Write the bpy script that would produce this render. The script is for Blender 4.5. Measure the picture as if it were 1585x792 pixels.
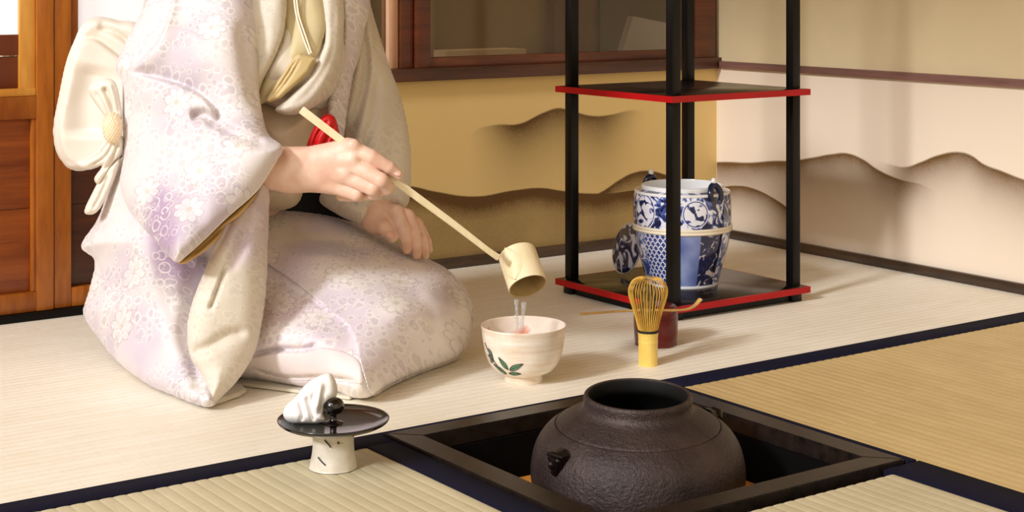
import bpy, bmesh, math, random
import numpy as np
from mathutils import Vector, Matrix

for o in list(bpy.data.objects):
    bpy.data.objects.remove(o, do_unlink=True)
SC = bpy.context.scene
COL = SC.collection
random.seed(7); RNG = np.random.default_rng(7)

# ------------------------------------------------------------------ camera
F = 2496.0; YH = -32.6; CX = 792.5; H = 0.54; TH = math.radians(35.2)
CA, SA = math.cos(TH), math.sin(TH)
cam = bpy.data.cameras.new('camera'); cam_o = bpy.data.objects.new('camera', cam); COL.objects.link(cam_o)
cam.sensor_width = 36.0; cam.lens = 36.0 * F / 1585.0
cam.shift_y = -(396.0 - YH) / 1585.0
cam_o.location = (0, 0, H); cam_o.rotation_euler = (math.pi / 2, 0, -TH)
cam.clip_start = 0.02; cam.clip_end = 60
SC.camera = cam_o

# ------------------------------------------------------------------ light
w = bpy.data.worlds.new('world'); SC.world = w; w.use_nodes = True
w.node_tree.nodes['Background'].inputs[0].default_value = (1.0, 0.86, 0.63, 1)
w.node_tree.nodes['Background'].inputs[1].default_value = 0.9
def area(name, loc, target, sx, sy, power, color):
    l = bpy.data.lights.new(name, 'AREA'); l.shape = 'RECTANGLE'; l.size = sx; l.size_y = sy
    l.energy = power; l.color = color
    o = bpy.data.objects.new(name, l); COL.objects.link(o); o.location = loc
    o.rotation_euler = (Vector(target) - Vector(loc)).to_track_quat('-Z', 'Y').to_euler()
    return o
sun = bpy.data.lights.new('window_sun', 'SUN'); sun.energy = 2.15; sun.angle = math.radians(7); sun.color = (0.93, 0.95, 1.0)
sun_o = bpy.data.objects.new('window_sun', sun); COL.objects.link(sun_o); sun_o.location = (-3, 1.5, 2.5)
sun_o.rotation_euler = Vector((math.cos(math.radians(28)), math.cos(math.radians(28)) * 0.23, -math.sin(math.radians(28)))).to_track_quat('-Z', 'Y').to_euler()
area('window_daylight', (-0.40, 1.15, 1.45), (1.0, 1.6, 0.0), 1.5, 0.9, 15, (0.96, 0.97, 1.0))
SC.view_settings.view_transform = 'Standard'; SC.view_settings.look = 'None'
SC.view_settings.gamma = 1.0; SC.view_settings.use_curve_mapping = False
SC.view_settings.exposure = 0.15

# ------------------------------------------------------------------ helpers
def at(px, py, d):
    """point of the room seen at a photo position, at a given distance in front of the camera"""
    X = (px - CX) * d / F
    return np.array([X * CA + d * SA, -X * SA + d * CA, H - (py - YH) * d / F])
def at_arr(P):
    P = np.asarray(P, float); X = (P[:, 0] - CX) * P[:, 2] / F; d = P[:, 2]
    return np.stack([X * CA + d * SA, -X * SA + d * CA, H - (P[:, 1] - YH) * d / F], 1)
def ground(px, py, z=0.0):
    d = F * (H - z) / (py - YH); return at(px, py, d)
def cdir(X, Z, D):
    """direction given as image-right, up, away"""
    return Vector((X * CA + D * SA, -X * SA + D * CA, Z)).normalized()
def lin(c):
    return tuple(((v / 255) / 12.92 if v / 255 <= 0.04045 else ((v / 255 + 0.055) / 1.055) ** 2.4) for v in c)

def link(o, parent=None):
    COL.objects.link(o)
    if parent is not None: o.parent = parent
    return o
def mk(name, V, Fc, mat=None, parent=None, smooth=False, uv=None):
    m = bpy.data.meshes.new(name); m.from_pydata([tuple(v) for v in V], [], [tuple(int(i) for i in f) for f in Fc])
    m.update()
    if mat: m.materials.append(mat)
    if smooth: m.polygons.foreach_set('use_smooth', [True] * len(m.polygons))
    if uv is not None:
        lay = m.uv_layers.new(name='UVMap'); li = np.zeros(len(m.loops), dtype=np.int32)
        m.loops.foreach_get('vertex_index', li); lay.data.foreach_set('uv', np.asarray(uv, np.float32)[li].ravel())
    o = bpy.data.objects.new(name, m); return link(o, parent)
def thing(name, label, cat, loc=(0, 0, 0), group=None, rotz=0.0):
    o = bpy.data.objects.new(name, None); COL.objects.link(o); o.location = loc; o.rotation_euler = (0, 0, rotz)
    o.empty_display_size = 0.05
    tag(o, label, cat, group); return o
def tag(o, label, cat, group=None):
    o['label'] = label; o['category'] = cat
    if group: o['group'] = group
    return o
def struct(o):
    o['kind'] = 'structure'; return o
def sempty(name):
    o = bpy.data.objects.new(name, None); COL.objects.link(o); o['kind'] = 'structure'; o.empty_display_size = 0.05; return o
def edge_split(o, ang=35):
    m = o.data
    m.polygons.foreach_set('use_smooth', [True] * len(m.polygons))
    bm = bmesh.new(); bm.from_mesh(m)
    for e in bm.edges:
        if len(e.link_faces) == 2 and e.calc_face_angle(0) > math.radians(ang): e.smooth = False
    bm.to_mesh(m); bm.free(); return o
def bx(x0, x1, y0, y1, z0, z1):
    V = [(x, y, z) for z in (z0, z1) for y in (y0, y1) for x in (x0, x1)]
    return V, [(0, 2, 3, 1), (4, 5, 7, 6), (0, 1, 5, 4), (2, 6, 7, 3), (0, 4, 6, 2), (1, 3, 7, 5)]
def box(name, x0, x1, y0, y1, z0, z1, mat, parent=None, bevel=0.0, seg=2):
    V, Fc = bx(x0, x1, y0, y1, z0, z1)
    o = mk(name, V, Fc, mat, parent)
    if bevel > 0:
        bm = bmesh.new(); bm.from_mesh(o.data)
        bmesh.ops.bevel(bm, geom=bm.edges[:], offset=bevel, segments=seg, profile=0.6, affect='EDGES')
        bm.to_mesh(o.data); bm.free(); edge_split(o, 50)
    return o
def lathe_vf(prof, n=64):
    V = []; Fc = []; rings = []; UV = []
    zs = np.cumsum([0] + [math.hypot(prof[i + 1][0] - prof[i][0], prof[i + 1][1] - prof[i][1]) for i in range(len(prof) - 1)])
    for k, (r, z) in enumerate(prof):
        if r < 1e-6:
            rings.append([len(V)]); V.append((0, 0, z)); UV.append((0.5, zs[k]))
        else:
            rings.append(list(range(len(V), len(V) + n)))
            for i in range(n):
                a = 2 * math.pi * i / n; V.append((r * math.cos(a), r * math.sin(a), z)); UV.append((i / n, zs[k]))
    for a, b in zip(rings[:-1], rings[1:]):
        if len(a) == 1 and len(b) == 1: continue
        for i in range(n):
            j = (i + 1) % n
            if len(a) == 1: Fc.append((a[0], b[j], b[i]))
            elif len(b) == 1: Fc.append((a[i], a[j], b[0]))
            else: Fc.append((a[i], a[j], b[j], b[i]))
    return V, Fc, UV
def lathe(name, prof, mat, parent=None, n=64, ang=40):
    V, Fc, UV = lathe_vf(prof, n); o = mk(name, V, Fc, mat, parent); fix(o); edge_split(o, ang); return o
def fix(o):
    bm = bmesh.new(); bm.from_mesh(o.data); bmesh.ops.recalc_face_normals(bm, faces=bm.faces[:]); bm.to_mesh(o.data); bm.free(); return o
def cr(pts, n):
    """Catmull-Rom resample of a list of tuples"""
    P = np.asarray(pts, float); P = np.vstack([2 * P[0] - P[1], P, 2 * P[-1] - P[-2]]); out = []
    m = len(P) - 3
    for k in range(n):
        t = k / (n - 1) * m; i = min(int(t), m - 1); t -= i
        a, b, c, d = P[i:i + 4]
        out.append(0.5 * ((2 * b) + (c - a) * t + (2 * a - 5 * b + 4 * c - d) * t * t + (3 * b - a - 3 * c + d) * t ** 3))
    return np.array(out)
def tube_vf(P, R, n=10, flat=1.0, up=(0, 0, 1), caps=True):
    P = np.asarray(P, float); m = len(P); R = np.broadcast_to(np.asarray(R, float), (m,))
    T = np.gradient(P, axis=0); T /= np.linalg.norm(T, axis=1)[:, None] + 1e-12
    V = []; Fc = []; up = np.asarray(up, float); prev = None
    for i in range(m):
        if prev is None:
            s = np.cross(T[i], up)
            if np.linalg.norm(s) < 1e-3: s = np.cross(T[i], (1, 0, 0))
        else: s = prev - T[i] * np.dot(prev, T[i])
        s /= np.linalg.norm(s); prev = s; q = np.cross(s, T[i])
        for k in range(n):
            a = 2 * math.pi * k / n; V.append(P[i] + R[i] * (math.cos(a) * s + flat * math.sin(a) * q))
    for i in range(m - 1):
        for k in range(n):
            j = (k + 1) % n; Fc.append((i * n + k, i * n + j, (i + 1) * n + j, (i + 1) * n + k))
    if caps: Fc.append(tuple(range(n - 1, -1, -1))); Fc.append(tuple((m - 1) * n + k for k in range(n)))
    return V, Fc
def tube(name, P, R, mat, parent=None, n=10, flat=1.0, up=(0, 0, 1), ang=60):
    V, Fc = tube_vf(P, R, n, flat, up); o = mk(name, V, Fc, mat, parent); fix(o); edge_split(o, ang); return o
def join_vf(L):
    V = []; Fc = []
    for v, f in L:
        b = len(V); V += [tuple(x) for x in v]; Fc += [tuple(i + b for i in q) for q in f]
    return V, Fc

# ------------------------------------------------------------------ materials
class NT:
    def __init__(s, name):
        s.m = bpy.data.materials.new(name); s.m.use_nodes = True; s.t = s.m.node_tree; s.b = s.t.nodes['Principled BSDF']
    def n(s, typ, **kw):
        x = s.t.nodes.new(typ)
        for k, v in kw.items():
            if k == 'i':
                for kk, vv in v.items():
                    if isinstance(vv, bpy.types.NodeSocket): s.t.links.new(vv, x.inputs[kk])
                    else: x.inputs[kk].default_value = vv
            else: setattr(x, k, v)
        return x
    def l(s, a, b): s.t.links.new(a, b)
    def math(s, op, a, b=None, c=None, clamp=False):
        i = {0: a}
        if b is not None: i[1] = b
        if c is not None: i[2] = c
        x = s.n('ShaderNodeMath', operation=op, i=i); x.use_clamp = clamp; return x.outputs[0]
    def coord(s, kind='Object', scale=None, rot=None):
        c = s.n('ShaderNodeTexCoord').outputs[kind]
        if scale is None and rot is None: return c
        mp = s.n('ShaderNodeMapping', i={'Vector': c})
        if scale is not None: mp.inputs['Scale'].default_value = scale
        if rot is not None: mp.inputs['Rotation'].default_value = rot
        return mp.outputs[0]
    def noise(s, vec, scale, detail=4, rough=0.5):
        return s.n('ShaderNodeTexNoise', i={'Vector': vec, 'Scale': scale, 'Detail': detail, 'Roughness': rough}).outputs[0]
    def ramp(s, fac, stops, interp='LINEAR'):
        r = s.n('ShaderNodeValToRGB', i={0: fac}); r.color_ramp.interpolation = interp
        e = r.color_ramp.elements
        while len(e) < len(stops): e.new(0.5)
        for k, (p, c) in enumerate(stops):
            e[k].position = p; e[k].color = (*c, 1) if len(c) == 3 else c
        return r.outputs[0]
    def mix(s, f, a, b, mode='MIX'):
        x = s.n('ShaderNodeMix', data_type='RGBA', blend_type=mode)
        for k, v in ((0, f), (6, a), (7, b)):
            if isinstance(v, bpy.types.NodeSocket): s.l(v, x.inputs[k])
            else: x.inputs[k].default_value = (*v, 1) if isinstance(v, tuple) and len(v) == 3 else v
        return x.outputs[2]
    def bump(s, h, strength=0.3, dist=0.001, prev=None):
        b = s.n('ShaderNodeBump', i={'Height': h, 'Strength': strength, 'Distance': dist})
        if prev is not None: s.l(prev, b.inputs['Normal'])
        s.l(b.outputs[0], s.b.inputs['Normal']); return b.outputs[0]
    def smooth(s, v, a, b):
        x = s.n('ShaderNodeMapRange', interpolation_type='SMOOTHSTEP', i={0: v, 1: a, 2: b, 3: 0.0, 4: 1.0}); return x.outputs[0]
    def set(s, **kw):
        for k, v in kw.items():
            inp = s.b.inputs[k.replace('_', ' ')]
            if isinstance(v, bpy.types.NodeSocket): s.l(v, inp)
            else: inp.default_value = (*v, 1) if isinstance(v, tuple) and len(v) == 3 and inp.type == 'RGBA' else v
        return s

def m_plain(name, c, rough=0.5, var=0.12, nscale=30, bump=0.0, bscale=200, spec=0.5, **kw):
    t = NT(name); co = t.coord(); n = t.noise(co, nscale, 5)
    a = tuple(max(0, v * (1 - var)) for v in lin(c)); b = tuple(min(1, v * (1 + var)) for v in lin(c))
    t.set(Base_Color=t.ramp(n, [(0.3, a), (0.7, b)]), Roughness=rough, **kw); t.b.inputs['Specular IOR Level'].default_value = spec
    if bump > 0: t.bump(t.noise(co, bscale, 3), bump, 0.001)
    return t.m
def m_wood(name, c0, c1, scale=(1, 1, 12), rough=0.45, coat=0.2, bump=0.15, freq=6):
    t = NT(name); co = t.coord(scale=scale)
    n = t.noise(co, freq, 8, 0.62); n2 = t.noise(co, freq * 7, 3)
    f = t.math('ADD', t.math('MULTIPLY', n, 0.75), t.math('MULTIPLY', n2, 0.25))
    t.set(Base_Color=t.ramp(f, [(0.36, lin(c0)), (0.64, lin(c1))]), Roughness=rough, Coat_Weight=coat, Coat_Roughness=0.3)
    t.bump(f, bump, 0.001); return t.m

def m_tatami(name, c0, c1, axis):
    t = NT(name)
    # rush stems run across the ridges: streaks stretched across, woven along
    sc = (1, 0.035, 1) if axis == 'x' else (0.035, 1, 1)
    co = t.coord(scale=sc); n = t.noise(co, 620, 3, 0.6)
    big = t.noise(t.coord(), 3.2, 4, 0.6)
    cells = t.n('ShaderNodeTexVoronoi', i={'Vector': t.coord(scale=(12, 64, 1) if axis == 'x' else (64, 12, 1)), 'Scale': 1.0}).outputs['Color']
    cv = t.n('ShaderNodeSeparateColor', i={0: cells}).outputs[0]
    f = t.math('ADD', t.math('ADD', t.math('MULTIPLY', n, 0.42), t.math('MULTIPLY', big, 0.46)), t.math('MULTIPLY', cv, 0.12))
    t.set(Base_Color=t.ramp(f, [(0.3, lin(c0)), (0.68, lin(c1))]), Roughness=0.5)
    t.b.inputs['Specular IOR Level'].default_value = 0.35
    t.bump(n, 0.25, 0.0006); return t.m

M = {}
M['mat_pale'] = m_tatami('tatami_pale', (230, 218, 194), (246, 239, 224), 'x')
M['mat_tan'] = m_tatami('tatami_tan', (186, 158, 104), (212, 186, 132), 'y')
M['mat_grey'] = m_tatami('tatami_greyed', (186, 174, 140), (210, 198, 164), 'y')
M['heri'] = m_plain('mat_border_cloth', (18, 18, 38), 0.85, 0.2, 300, 0.3, 900, spec=0.12)
M['subfloor'] = m_plain('subfloor', (90, 75, 55), 0.9)
M['wood_orange'] = m_wood('wood_orange', (140, 70, 10), (194, 114, 30), (3, 3, 0.5), 0.35, 0.35)
M['wood_gold'] = m_wood('wood_gold', (206, 134, 44), (236, 176, 82), (3, 3, 0.5), 0.35, 0.35)
M['wood_panel'] = m_wood('wood_panel', (112, 48, 8), (164, 84, 24), (0.5, 3, 6), 0.4, 0.3, freq=5)
M['wood_dark'] = m_wood('wood_dark', (52, 24, 12), (92, 48, 24), (0.6, 3, 6), 0.4, 0.3)
M['wood_red'] = m_wood('wood_red', (66, 28, 14), (112, 54, 28), (0.6, 2, 6), 0.38, 0.4)
M['wood_pale'] = m_wood('wood_pale', (214, 160, 124), (232, 184, 148), (3, 3, 0.5), 0.5, 0.1)
M['base'] = m_wood('baseboard_wood', (44, 30, 20), (84, 60, 40), (0.6, 0.6, 4), 0.45, 0.2)
M['rail'] = m_wood('rail_wood', (88, 58, 50), (136, 96, 88), (2, 0.25, 3), 0.5, 0.15, freq=9)
M['black_wood'] = m_plain('black_threshold', (12, 9, 8), 0.6, spec=0.2)
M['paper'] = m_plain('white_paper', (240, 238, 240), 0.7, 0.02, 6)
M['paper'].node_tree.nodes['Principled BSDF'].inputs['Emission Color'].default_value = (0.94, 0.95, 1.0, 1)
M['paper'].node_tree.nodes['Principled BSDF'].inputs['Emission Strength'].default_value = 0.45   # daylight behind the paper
M['redbrown'] = m_plain('redbrown_board', (122, 62, 40), 0.45, 0.15, 8)
M['plaster'] = m_plain('beige_plaster', (212, 192, 152), 0.85, 0.06, 4, 0.25, 260)
M['ceil'] = m_wood('ceiling_boards', (150, 118, 78), (182, 148, 104), (0.4, 4, 1), 0.6, 0.0)

# painted mountain panels
def curve_node(t, x, pts, x0, x1, z0, z1):
    u = t.n('ShaderNodeMapRange', i={0: x, 1: x0, 2: x1, 3: 0.0, 4: 1.0}).outputs[0]
    c = t.n('ShaderNodeFloatCurve', i={'Value': u}); cu = c.mapping.curves[0]
    P = [((a - x0) / (x1 - x0), (b - z0) / (z1 - z0)) for a, b in pts]
    P = [(min(1, max(0, a)), min(1, max(0, b))) for a, b in P]
    P.sort()
    while len(cu.points) < len(P): cu.points.new(0.5, 0.5)
    for q, p in zip(cu.points, P): q.location = p; q.handle_type = 'AUTO'
    c.mapping.update()
    return t.n('ShaderNodeMapRange', i={0: c.outputs[0], 1: 0.0, 2: 1.0, 3: z0, 4: z1}).outputs[0]
def m_mountains(name, axis, base, ink, layers):
    t = NT(name); co = t.coord(); sp = t.n('ShaderNodeSeparateXYZ', i={0: co}); x = sp.outputs[axis]; z = sp.outputs[2]
    cl = t.noise(co, 9, 6, 0.6); gr = t.noise(co, 420, 2, 0.6)
    tot = None
    for pts, fade, strength, floor_, xf in layers:
        x0 = min(p[0] for p in pts); x1 = max(p[0] for p in pts)
        h = curve_node(t, x, pts, x0, x1, 0.0, 0.36)
        dz = t.math('SUBTRACT', h, z)
        edge = t.smooth(dz, -0.0015, 0.0035)
        body = t.math('POWER', 2.718, t.math('MULTIPLY', t.math('MAXIMUM', dz, 0.0), -1.0 / fade))
        body = t.math('MAXIMUM', body, floor_)
        k = t.math('MULTIPLY', t.math('MULTIPLY', edge, body), strength * 1.5)
        k = t.math('MULTIPLY', k, t.math('MULTIPLY', t.smooth(x, x0, x0 + xf[0]), t.smooth(x, x1, x1 - xf[1])))
        k = t.math('MULTIPLY', k, t.math('ADD', 0.42, t.math('MULTIPLY', t.math('ADD', cl, t.math('MULTIPLY', gr, 0.9)), 0.55)))
        tot = k if tot is None else t.math('MAXIMUM', tot, k)
    c = t.mix(t.math('MINIMUM', tot, 1.0), lin(base), lin(ink))
    t.set(Base_Color=c, Roughness=0.6)
    return t.m
M['panel_back'] = m_mountains('painted_panel_back', 0, (232, 200, 132), (96, 64, 18), [
    ([(1.675, .235), (1.70, .255), (1.745, .263), (1.80, .262), (1.86, .281), (1.895, .288), (1.93, .28), (1.985, .268), (2.03, .269), (2.075, .275), (2.10, .274), (2.13, .268)], 0.06, 0.75, 0.0, (0.13, 0.14)),
    ([(1.40, .15), (1.50, .165), (1.555, .16), (1.61, .146), (1.70, .130), (1.79, .135), (1.85, .135), (1.90, .126), (1.96, .116), (2.02, .112), (2.10, .113), (2.30, .10)], 0.06, 0.95, 0.45, (0.001, 0.001)),
    ([(1.93, .10), (2.0, .115), (2.05, .137), (2.08, .147), (2.12, .150), (2.2, .13), (2.312, .11)], 0.05, 0.8, 0.3, (0.06, 0.01)),
])
M['panel_right_lit'] = m_mountains('painted_panel_right_lit', 1, (230, 212, 190), (104, 72, 30), [  # paler and pinker than the back panel's gold: daylight painted into the base
    ([(1.89, .135), (1.93, .150), (1.975, .166), (2.03, .170), (2.085, .183), (2.12, .198), (2.16, .206), (2.20, .201), (2.25, .190), (2.31, .178), (2.36, .173), (2.43, .163), (2.50, .158), (2.529, .155)], 0.05, 0.8, 0.0, (0.16, 0.001)),
    ([(1.55, .170), (1.66, .185), (1.754, .197), (1.80, .207), (1.84, .216), (1.865, .228), (1.89, .232), (1.94, .222), (1.98, .206), (2.02, .193), (2.06, .196), (2.09, .200)], 0.05, 0.75, 0.0, (0.05, 0.10)),
    ([(2.28, .06), (2.31, .078), (2.36, .098), (2.42, .112), (2.47, .112), (2.529, .10)], 0.04, 0.8, 0.2, (0.02, 0.001)),
])

# ------------------------------------------------------------------ setting
WY, WX = 2.529, 2.312
def ribbed(name, x0, x1, y0, y1, axis, mat, parent, pitch=0.0155, amp=0.0006, thick=0.05):
    """woven mat top with its ridges as geometry, a closed slab"""
    a0, a1, b0, b1 = (y0, y1, x0, x1) if axis == 'x' else (x0, x1, y0, y1)
    n = max(2, int(round((a1 - a0) / pitch))); k = 6
    ts = np.linspace(a0, a1, n * k + 1); hs = -amp + amp * np.abs(np.sin(np.pi * np.arange(n * k + 1) / k)) ** 0.6
    V = []; Fc = []
    nb = 2; bs = np.linspace(b0, b1, nb)
    for a, h in zip(ts, hs):
        for b in bs: V.append((b, a, h) if axis == 'x' else (a, b, h))
    for i in range(len(ts) - 1):
        for j in range(nb - 1):
            q = (i * nb + j, i * nb + j + 1, (i + 1) * nb + j + 1, (i + 1) * nb + j)
            Fc.append(q)
    b = len(V); V += [(x0, y0, -thick), (x1, y0, -thick), (x1, y1, -thick), (x0, y1, -thick)]
    c = [0, nb - 1, len(ts) * nb - 1, (len(ts) - 1) * nb]
    if axis != 'x': c = [0, (len(ts) - 1) * nb, len(ts) * nb - 1, nb - 1]
    Fc += [(b, b + 3, b + 2, b + 1)]
    o = mk(name, V, Fc, mat, parent); 
    return o
floor = struct(box('floor', -0.42, WX, -1.2, WY, -0.16, -0.12, M['subfloor']))
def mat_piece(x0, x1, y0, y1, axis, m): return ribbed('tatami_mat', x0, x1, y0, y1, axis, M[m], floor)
def heri(x0, x1, y0, y1, z=0.0012): return box('mat_border', x0, x1, y0, y1, -0.05, z, M['heri'], floor, 0.0006, 1)
HX0, HX1, HY0, HY1 = 0.973, 1.397, 1.217, 1.642
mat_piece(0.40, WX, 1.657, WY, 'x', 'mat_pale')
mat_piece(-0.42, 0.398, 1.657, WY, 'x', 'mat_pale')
heri(-0.42, HX0, 1.615, 1.657); heri(HX0, HX1 + 0.0, HY1 + 0.001, 1.657); heri(HX1, WX, 1.613, 1.657)
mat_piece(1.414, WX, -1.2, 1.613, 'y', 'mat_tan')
heri(HX1 + 0.001, 1.414, HY0, 1.613); heri(1.355, 1.414, -1.2, HY0 - 0.004)
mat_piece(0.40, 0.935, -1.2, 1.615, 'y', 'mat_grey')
heri(0.935, HX0 - 0.001, -1.2, 1.615)
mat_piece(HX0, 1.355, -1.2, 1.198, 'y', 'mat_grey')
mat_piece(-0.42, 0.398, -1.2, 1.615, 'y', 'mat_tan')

# back wall: wainscot panel, window band, sliding doors
wall_back = struct(box('wall_back', 1.40, WX + 0.06, WY, WY + 0.03, 0.0, 0.352, M['panel_back']))
upper = struct(box('wall_back_upper', -0.42, WX + 0.06, WY, WY + 0.05, 1.05, 2.25, M['plaster']))
bb = struct(box('baseboard_back', 1.38, WX - 0.012, WY - 0.010, WY, 0.0, 0.020, M['base'], None, 0.001, 1))
sill = struct(box('trim_1', 1.36, WX, WY - 0.016, WY + 0.045, 0.352, 0.3755, M['wood_dark'], None, 0.0015, 2))
win = sempty('window_1')
wy0, wy1 = WY + 0.002, WY + 0.026
box('window_rail', 1.60, 2.25, wy0, wy1, 0.3755, 0.394, M['wood_red'], win, 0.0015, 2)
box('window_stile', 1.569, 1.5985, wy0 - 0.004, wy1, 0.3755, 1.05, M['wood_red'], win, 0.002, 2)
box('window_stile', 1.539, 1.567, wy0 + 0.006, wy1 + 0.02, 0.3755, 1.05, M['wood_red'], win, 0.002, 2)
box('window_stile', 2.245, 2.30, wy0 - 0.012, wy1, 0.3755, 1.05, M['wood_red'], win, 0.002, 2)
box('window_stile', 1.516, 1.537, wy0 + 0.01, wy1 + 0.012, 0.3755, 1.05, M['wood_pale'], win, 0.001, 1)
box('window_rail', 1.36, 1.516, wy0 + 0.01, wy1 + 0.012, 0.3755, 0.382, M['wood_dark'], win, 0.001, 1)
g = NT('window_glass'); tr = g.n('ShaderNodeBsdfTransparent', i={0: (0.86, 0.84, 0.8, 1)}); gl = g.n('ShaderNodeBsdfGlossy', i={0: (0.9, 0.9, 0.9, 1), 'Roughness': 0.12})
fr = g.n('ShaderNodeFresnel', i={'IOR': 1.45}); mx = g.n('ShaderNodeMixShader', i={0: fr.outputs[0], 1: tr.outputs[0], 2: gl.outputs[0]})
g.l(mx.outputs[0], g.t.nodes['Material Output'].inputs[0]); M['glass'] = g.m
box('pane', 1.60, 2.245, WY + 0.012, WY + 0.015, 0.394, 1.05, M['glass'], win)
box('pane', 1.36, 1.516, WY + 0.022, WY + 0.025, 0.382, 1.05, M['glass'], win)
# corridor added behind the glass; its tones stand for reflections in the pane
M['corr'] = m_plain('corridor_wall', (132, 106, 74), 0.85, 0.06, 3)
M['corr_light'] = m_plain('reflection_pale', (196, 166, 122), 0.8, 0.05, 3)
M['corr_dark'] = m_plain('reflection_dark', (62, 44, 36), 0.8, 0.1, 3)
M['greyboard'] = m_plain('reflection_grey', (150, 138, 134), 0.7, 0.05, 4)
cw = struct(box('wall_corridor', 1.0, 3.4, 3.10, 3.14, -0.1, 1.6, M['corr']))
box('reflection_strip', 1.95, 2.17, 3.02, 3.10, 0.30, 0.379, M['corr_light'], cw)
box('board', 2.42, 3.1, 3.06, 3.10, -0.1, 1.6, M['corr_dark'], cw)
box('board', 2.29, 2.42, 3.07, 3.10, -0.1, 1.6, m_plain('reflection_brown', (92, 62, 48), 0.8, 0.1, 3), cw)
box('board', 1.90, 1.95, 3.07, 3.10, -0.1, 1.6, m_plain('reflection_band', (138, 112, 80), 0.8, 0.1, 3), cw)
V = [(2.247, 2.80, .3005), (2.44, 2.80, .3005), (2.44, 2.80, .434), (2.308, 2.80, .4565)]
V2 = [(a, b + .02, c) for a, b, c in V]
tag(mk('reflection_board', V + V2, [(0, 1, 2, 3), (7, 6, 5, 4), (0, 4, 5, 1), (1, 5, 6, 2), (2, 6, 7, 3), (3, 7, 4, 0)], M['greyboard']),
    'grey slanting board behind the window glass, standing for a reflection in the pane', 'board')
struct(box('floor_corridor', 1.0, 3.4, WY + 0.05, 3.10, 0.26, 0.30, M['corr']))

# sliding doors at the left
def door(name, x0, x1, bead_side, dy, wood, bead, panel, paper_z):
    d = sempty(name); ya, yb = WY + dy, WY + dy + 0.03
    st = 0.028
    box('stile', x1 - st, x1, ya, yb, 0.012, 1.05, wood, d, 0.002, 2)
    box('stile', x0, x0 + st, ya, yb, 0.012, 1.05, wood, d, 0.002, 2)
    xi0, xi1 = x0 + st, x1 - st
    box('bead', xi1 - bead_side, xi1, ya + 0.006, yb, 0.354, 1.05, bead, d, 0.003, 2)
    box('bead', xi0, xi0 + bead_side, ya + 0.006, yb, 0.354, 1.05, bead, d, 0.003, 2)
    box('bead', xi0, xi1, ya + 0.003, yb, 0.354, 0.367, bead, d, 0.003, 2)
    box('rail', xi0, xi1, ya + 0.001, yb, 0.318, 0.354, wood, d, 0.002, 2)
    box('rail', xi0, xi1, ya + 0.001, yb, 0.012, 0.043, wood, d, 0.002, 2)
    box('bead', xi1 - 0.007, xi1, ya + 0.004, yb, 0.043, 0.318, wood, d, 0.002, 2)
    box('panel_board', xi0, xi1 - 0.007, ya + 0.012, yb - 0.004, 0.1752, 0.318, panel, d, 0.002, 2)
    box('panel_board', xi0, xi1 - 0.007, ya + 0.012, yb - 0.004, 0.043, 0.175, panel, d, 0.002, 2)
    box('board', xi0 + bead_side, xi1 - bead_side, ya + 0.012, yb - 0.004, 0.367, 0.417, M['redbrown'], d, 0.001, 1)
    box('board', xi0 + bead_side, xi1 - bead_side, ya + 0.010, yb - 0.004, 0.419, paper_z, M['redbrown'], d, 0.001, 1)
    box('pane', xi0 + bead_side, xi1 - bead_side, ya + 0.014, yb - 0.008, paper_z, 1.05, M['paper'], d)
    return d
door('door_1', 0.18, 0.888, 0.026, 0.0, M['wood_orange'], M['wood_gold'], M['wood_panel'], 0.452)
door('door_2', 0.890, 1.36, 0.014, 0.004, M['wood_orange'], M['wood_orange'], M['wood_dark'], 0.40)
struct(box('door_3', -0.42, 0.178, WY, WY + 0.03, 0.012, 1.05, M['wood_panel']))
struct(box('trim_2', -0.42, 1.38, WY - 0.012, WY + 0.05, 0.0, 0.0115, M['black_wood'], None, 0.001, 1))
struct(box('trim_3', 1.36, 1.40, WY - 0.008, WY + 0.05, 0.0, 0.352, M['wood_red'], None, 0.002, 2))

# right wall
struct(box('wall_right', WX, WX + 0.03, -1.2, WY, 0.0, 0.354, M['panel_right_lit']))
struct(box('wall_right_upper', WX, WX + 0.03, -1.2, WY, 0.368, 2.25, M['plaster']))
struct(box('trim_4', WX - 0.010, WX + 0.03, -1.2, WY - 0.018, 0.354, 0.368, M['rail'], None, 0.0012, 2))
struct(box('baseboard_right', WX - 0.010, WX, -1.2, WY - 0.010, 0.0, 0.018, M['base'], None, 0.001, 1))
# left wall with the window the daylight comes through, ceiling
wl = sempty('wall_left')
WZ0, WZ1, WYA, WYB = 0.35, 1.90, -1.1, 2.30
box('wall_piece', -0.47, -0.44, -1.2, WY, 0.0, WZ0, M['plaster'], wl)
box('wall_piece', -0.47, -0.44, -1.2, WY, WZ1, 2.25, M['plaster'], wl)
box('wall_piece', -0.47, -0.44, WYB, WY, WZ0, WZ1, M['plaster'], wl)
box('wall_piece', -0.47, -0.44, -1.2, WYA, WZ0, WZ1, M['plaster'], wl)
struct(box('ceiling', -0.47, WX + 0.03, -1.2, WY + 0.05, 2.25, 2.28, M['ceil']))
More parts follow.
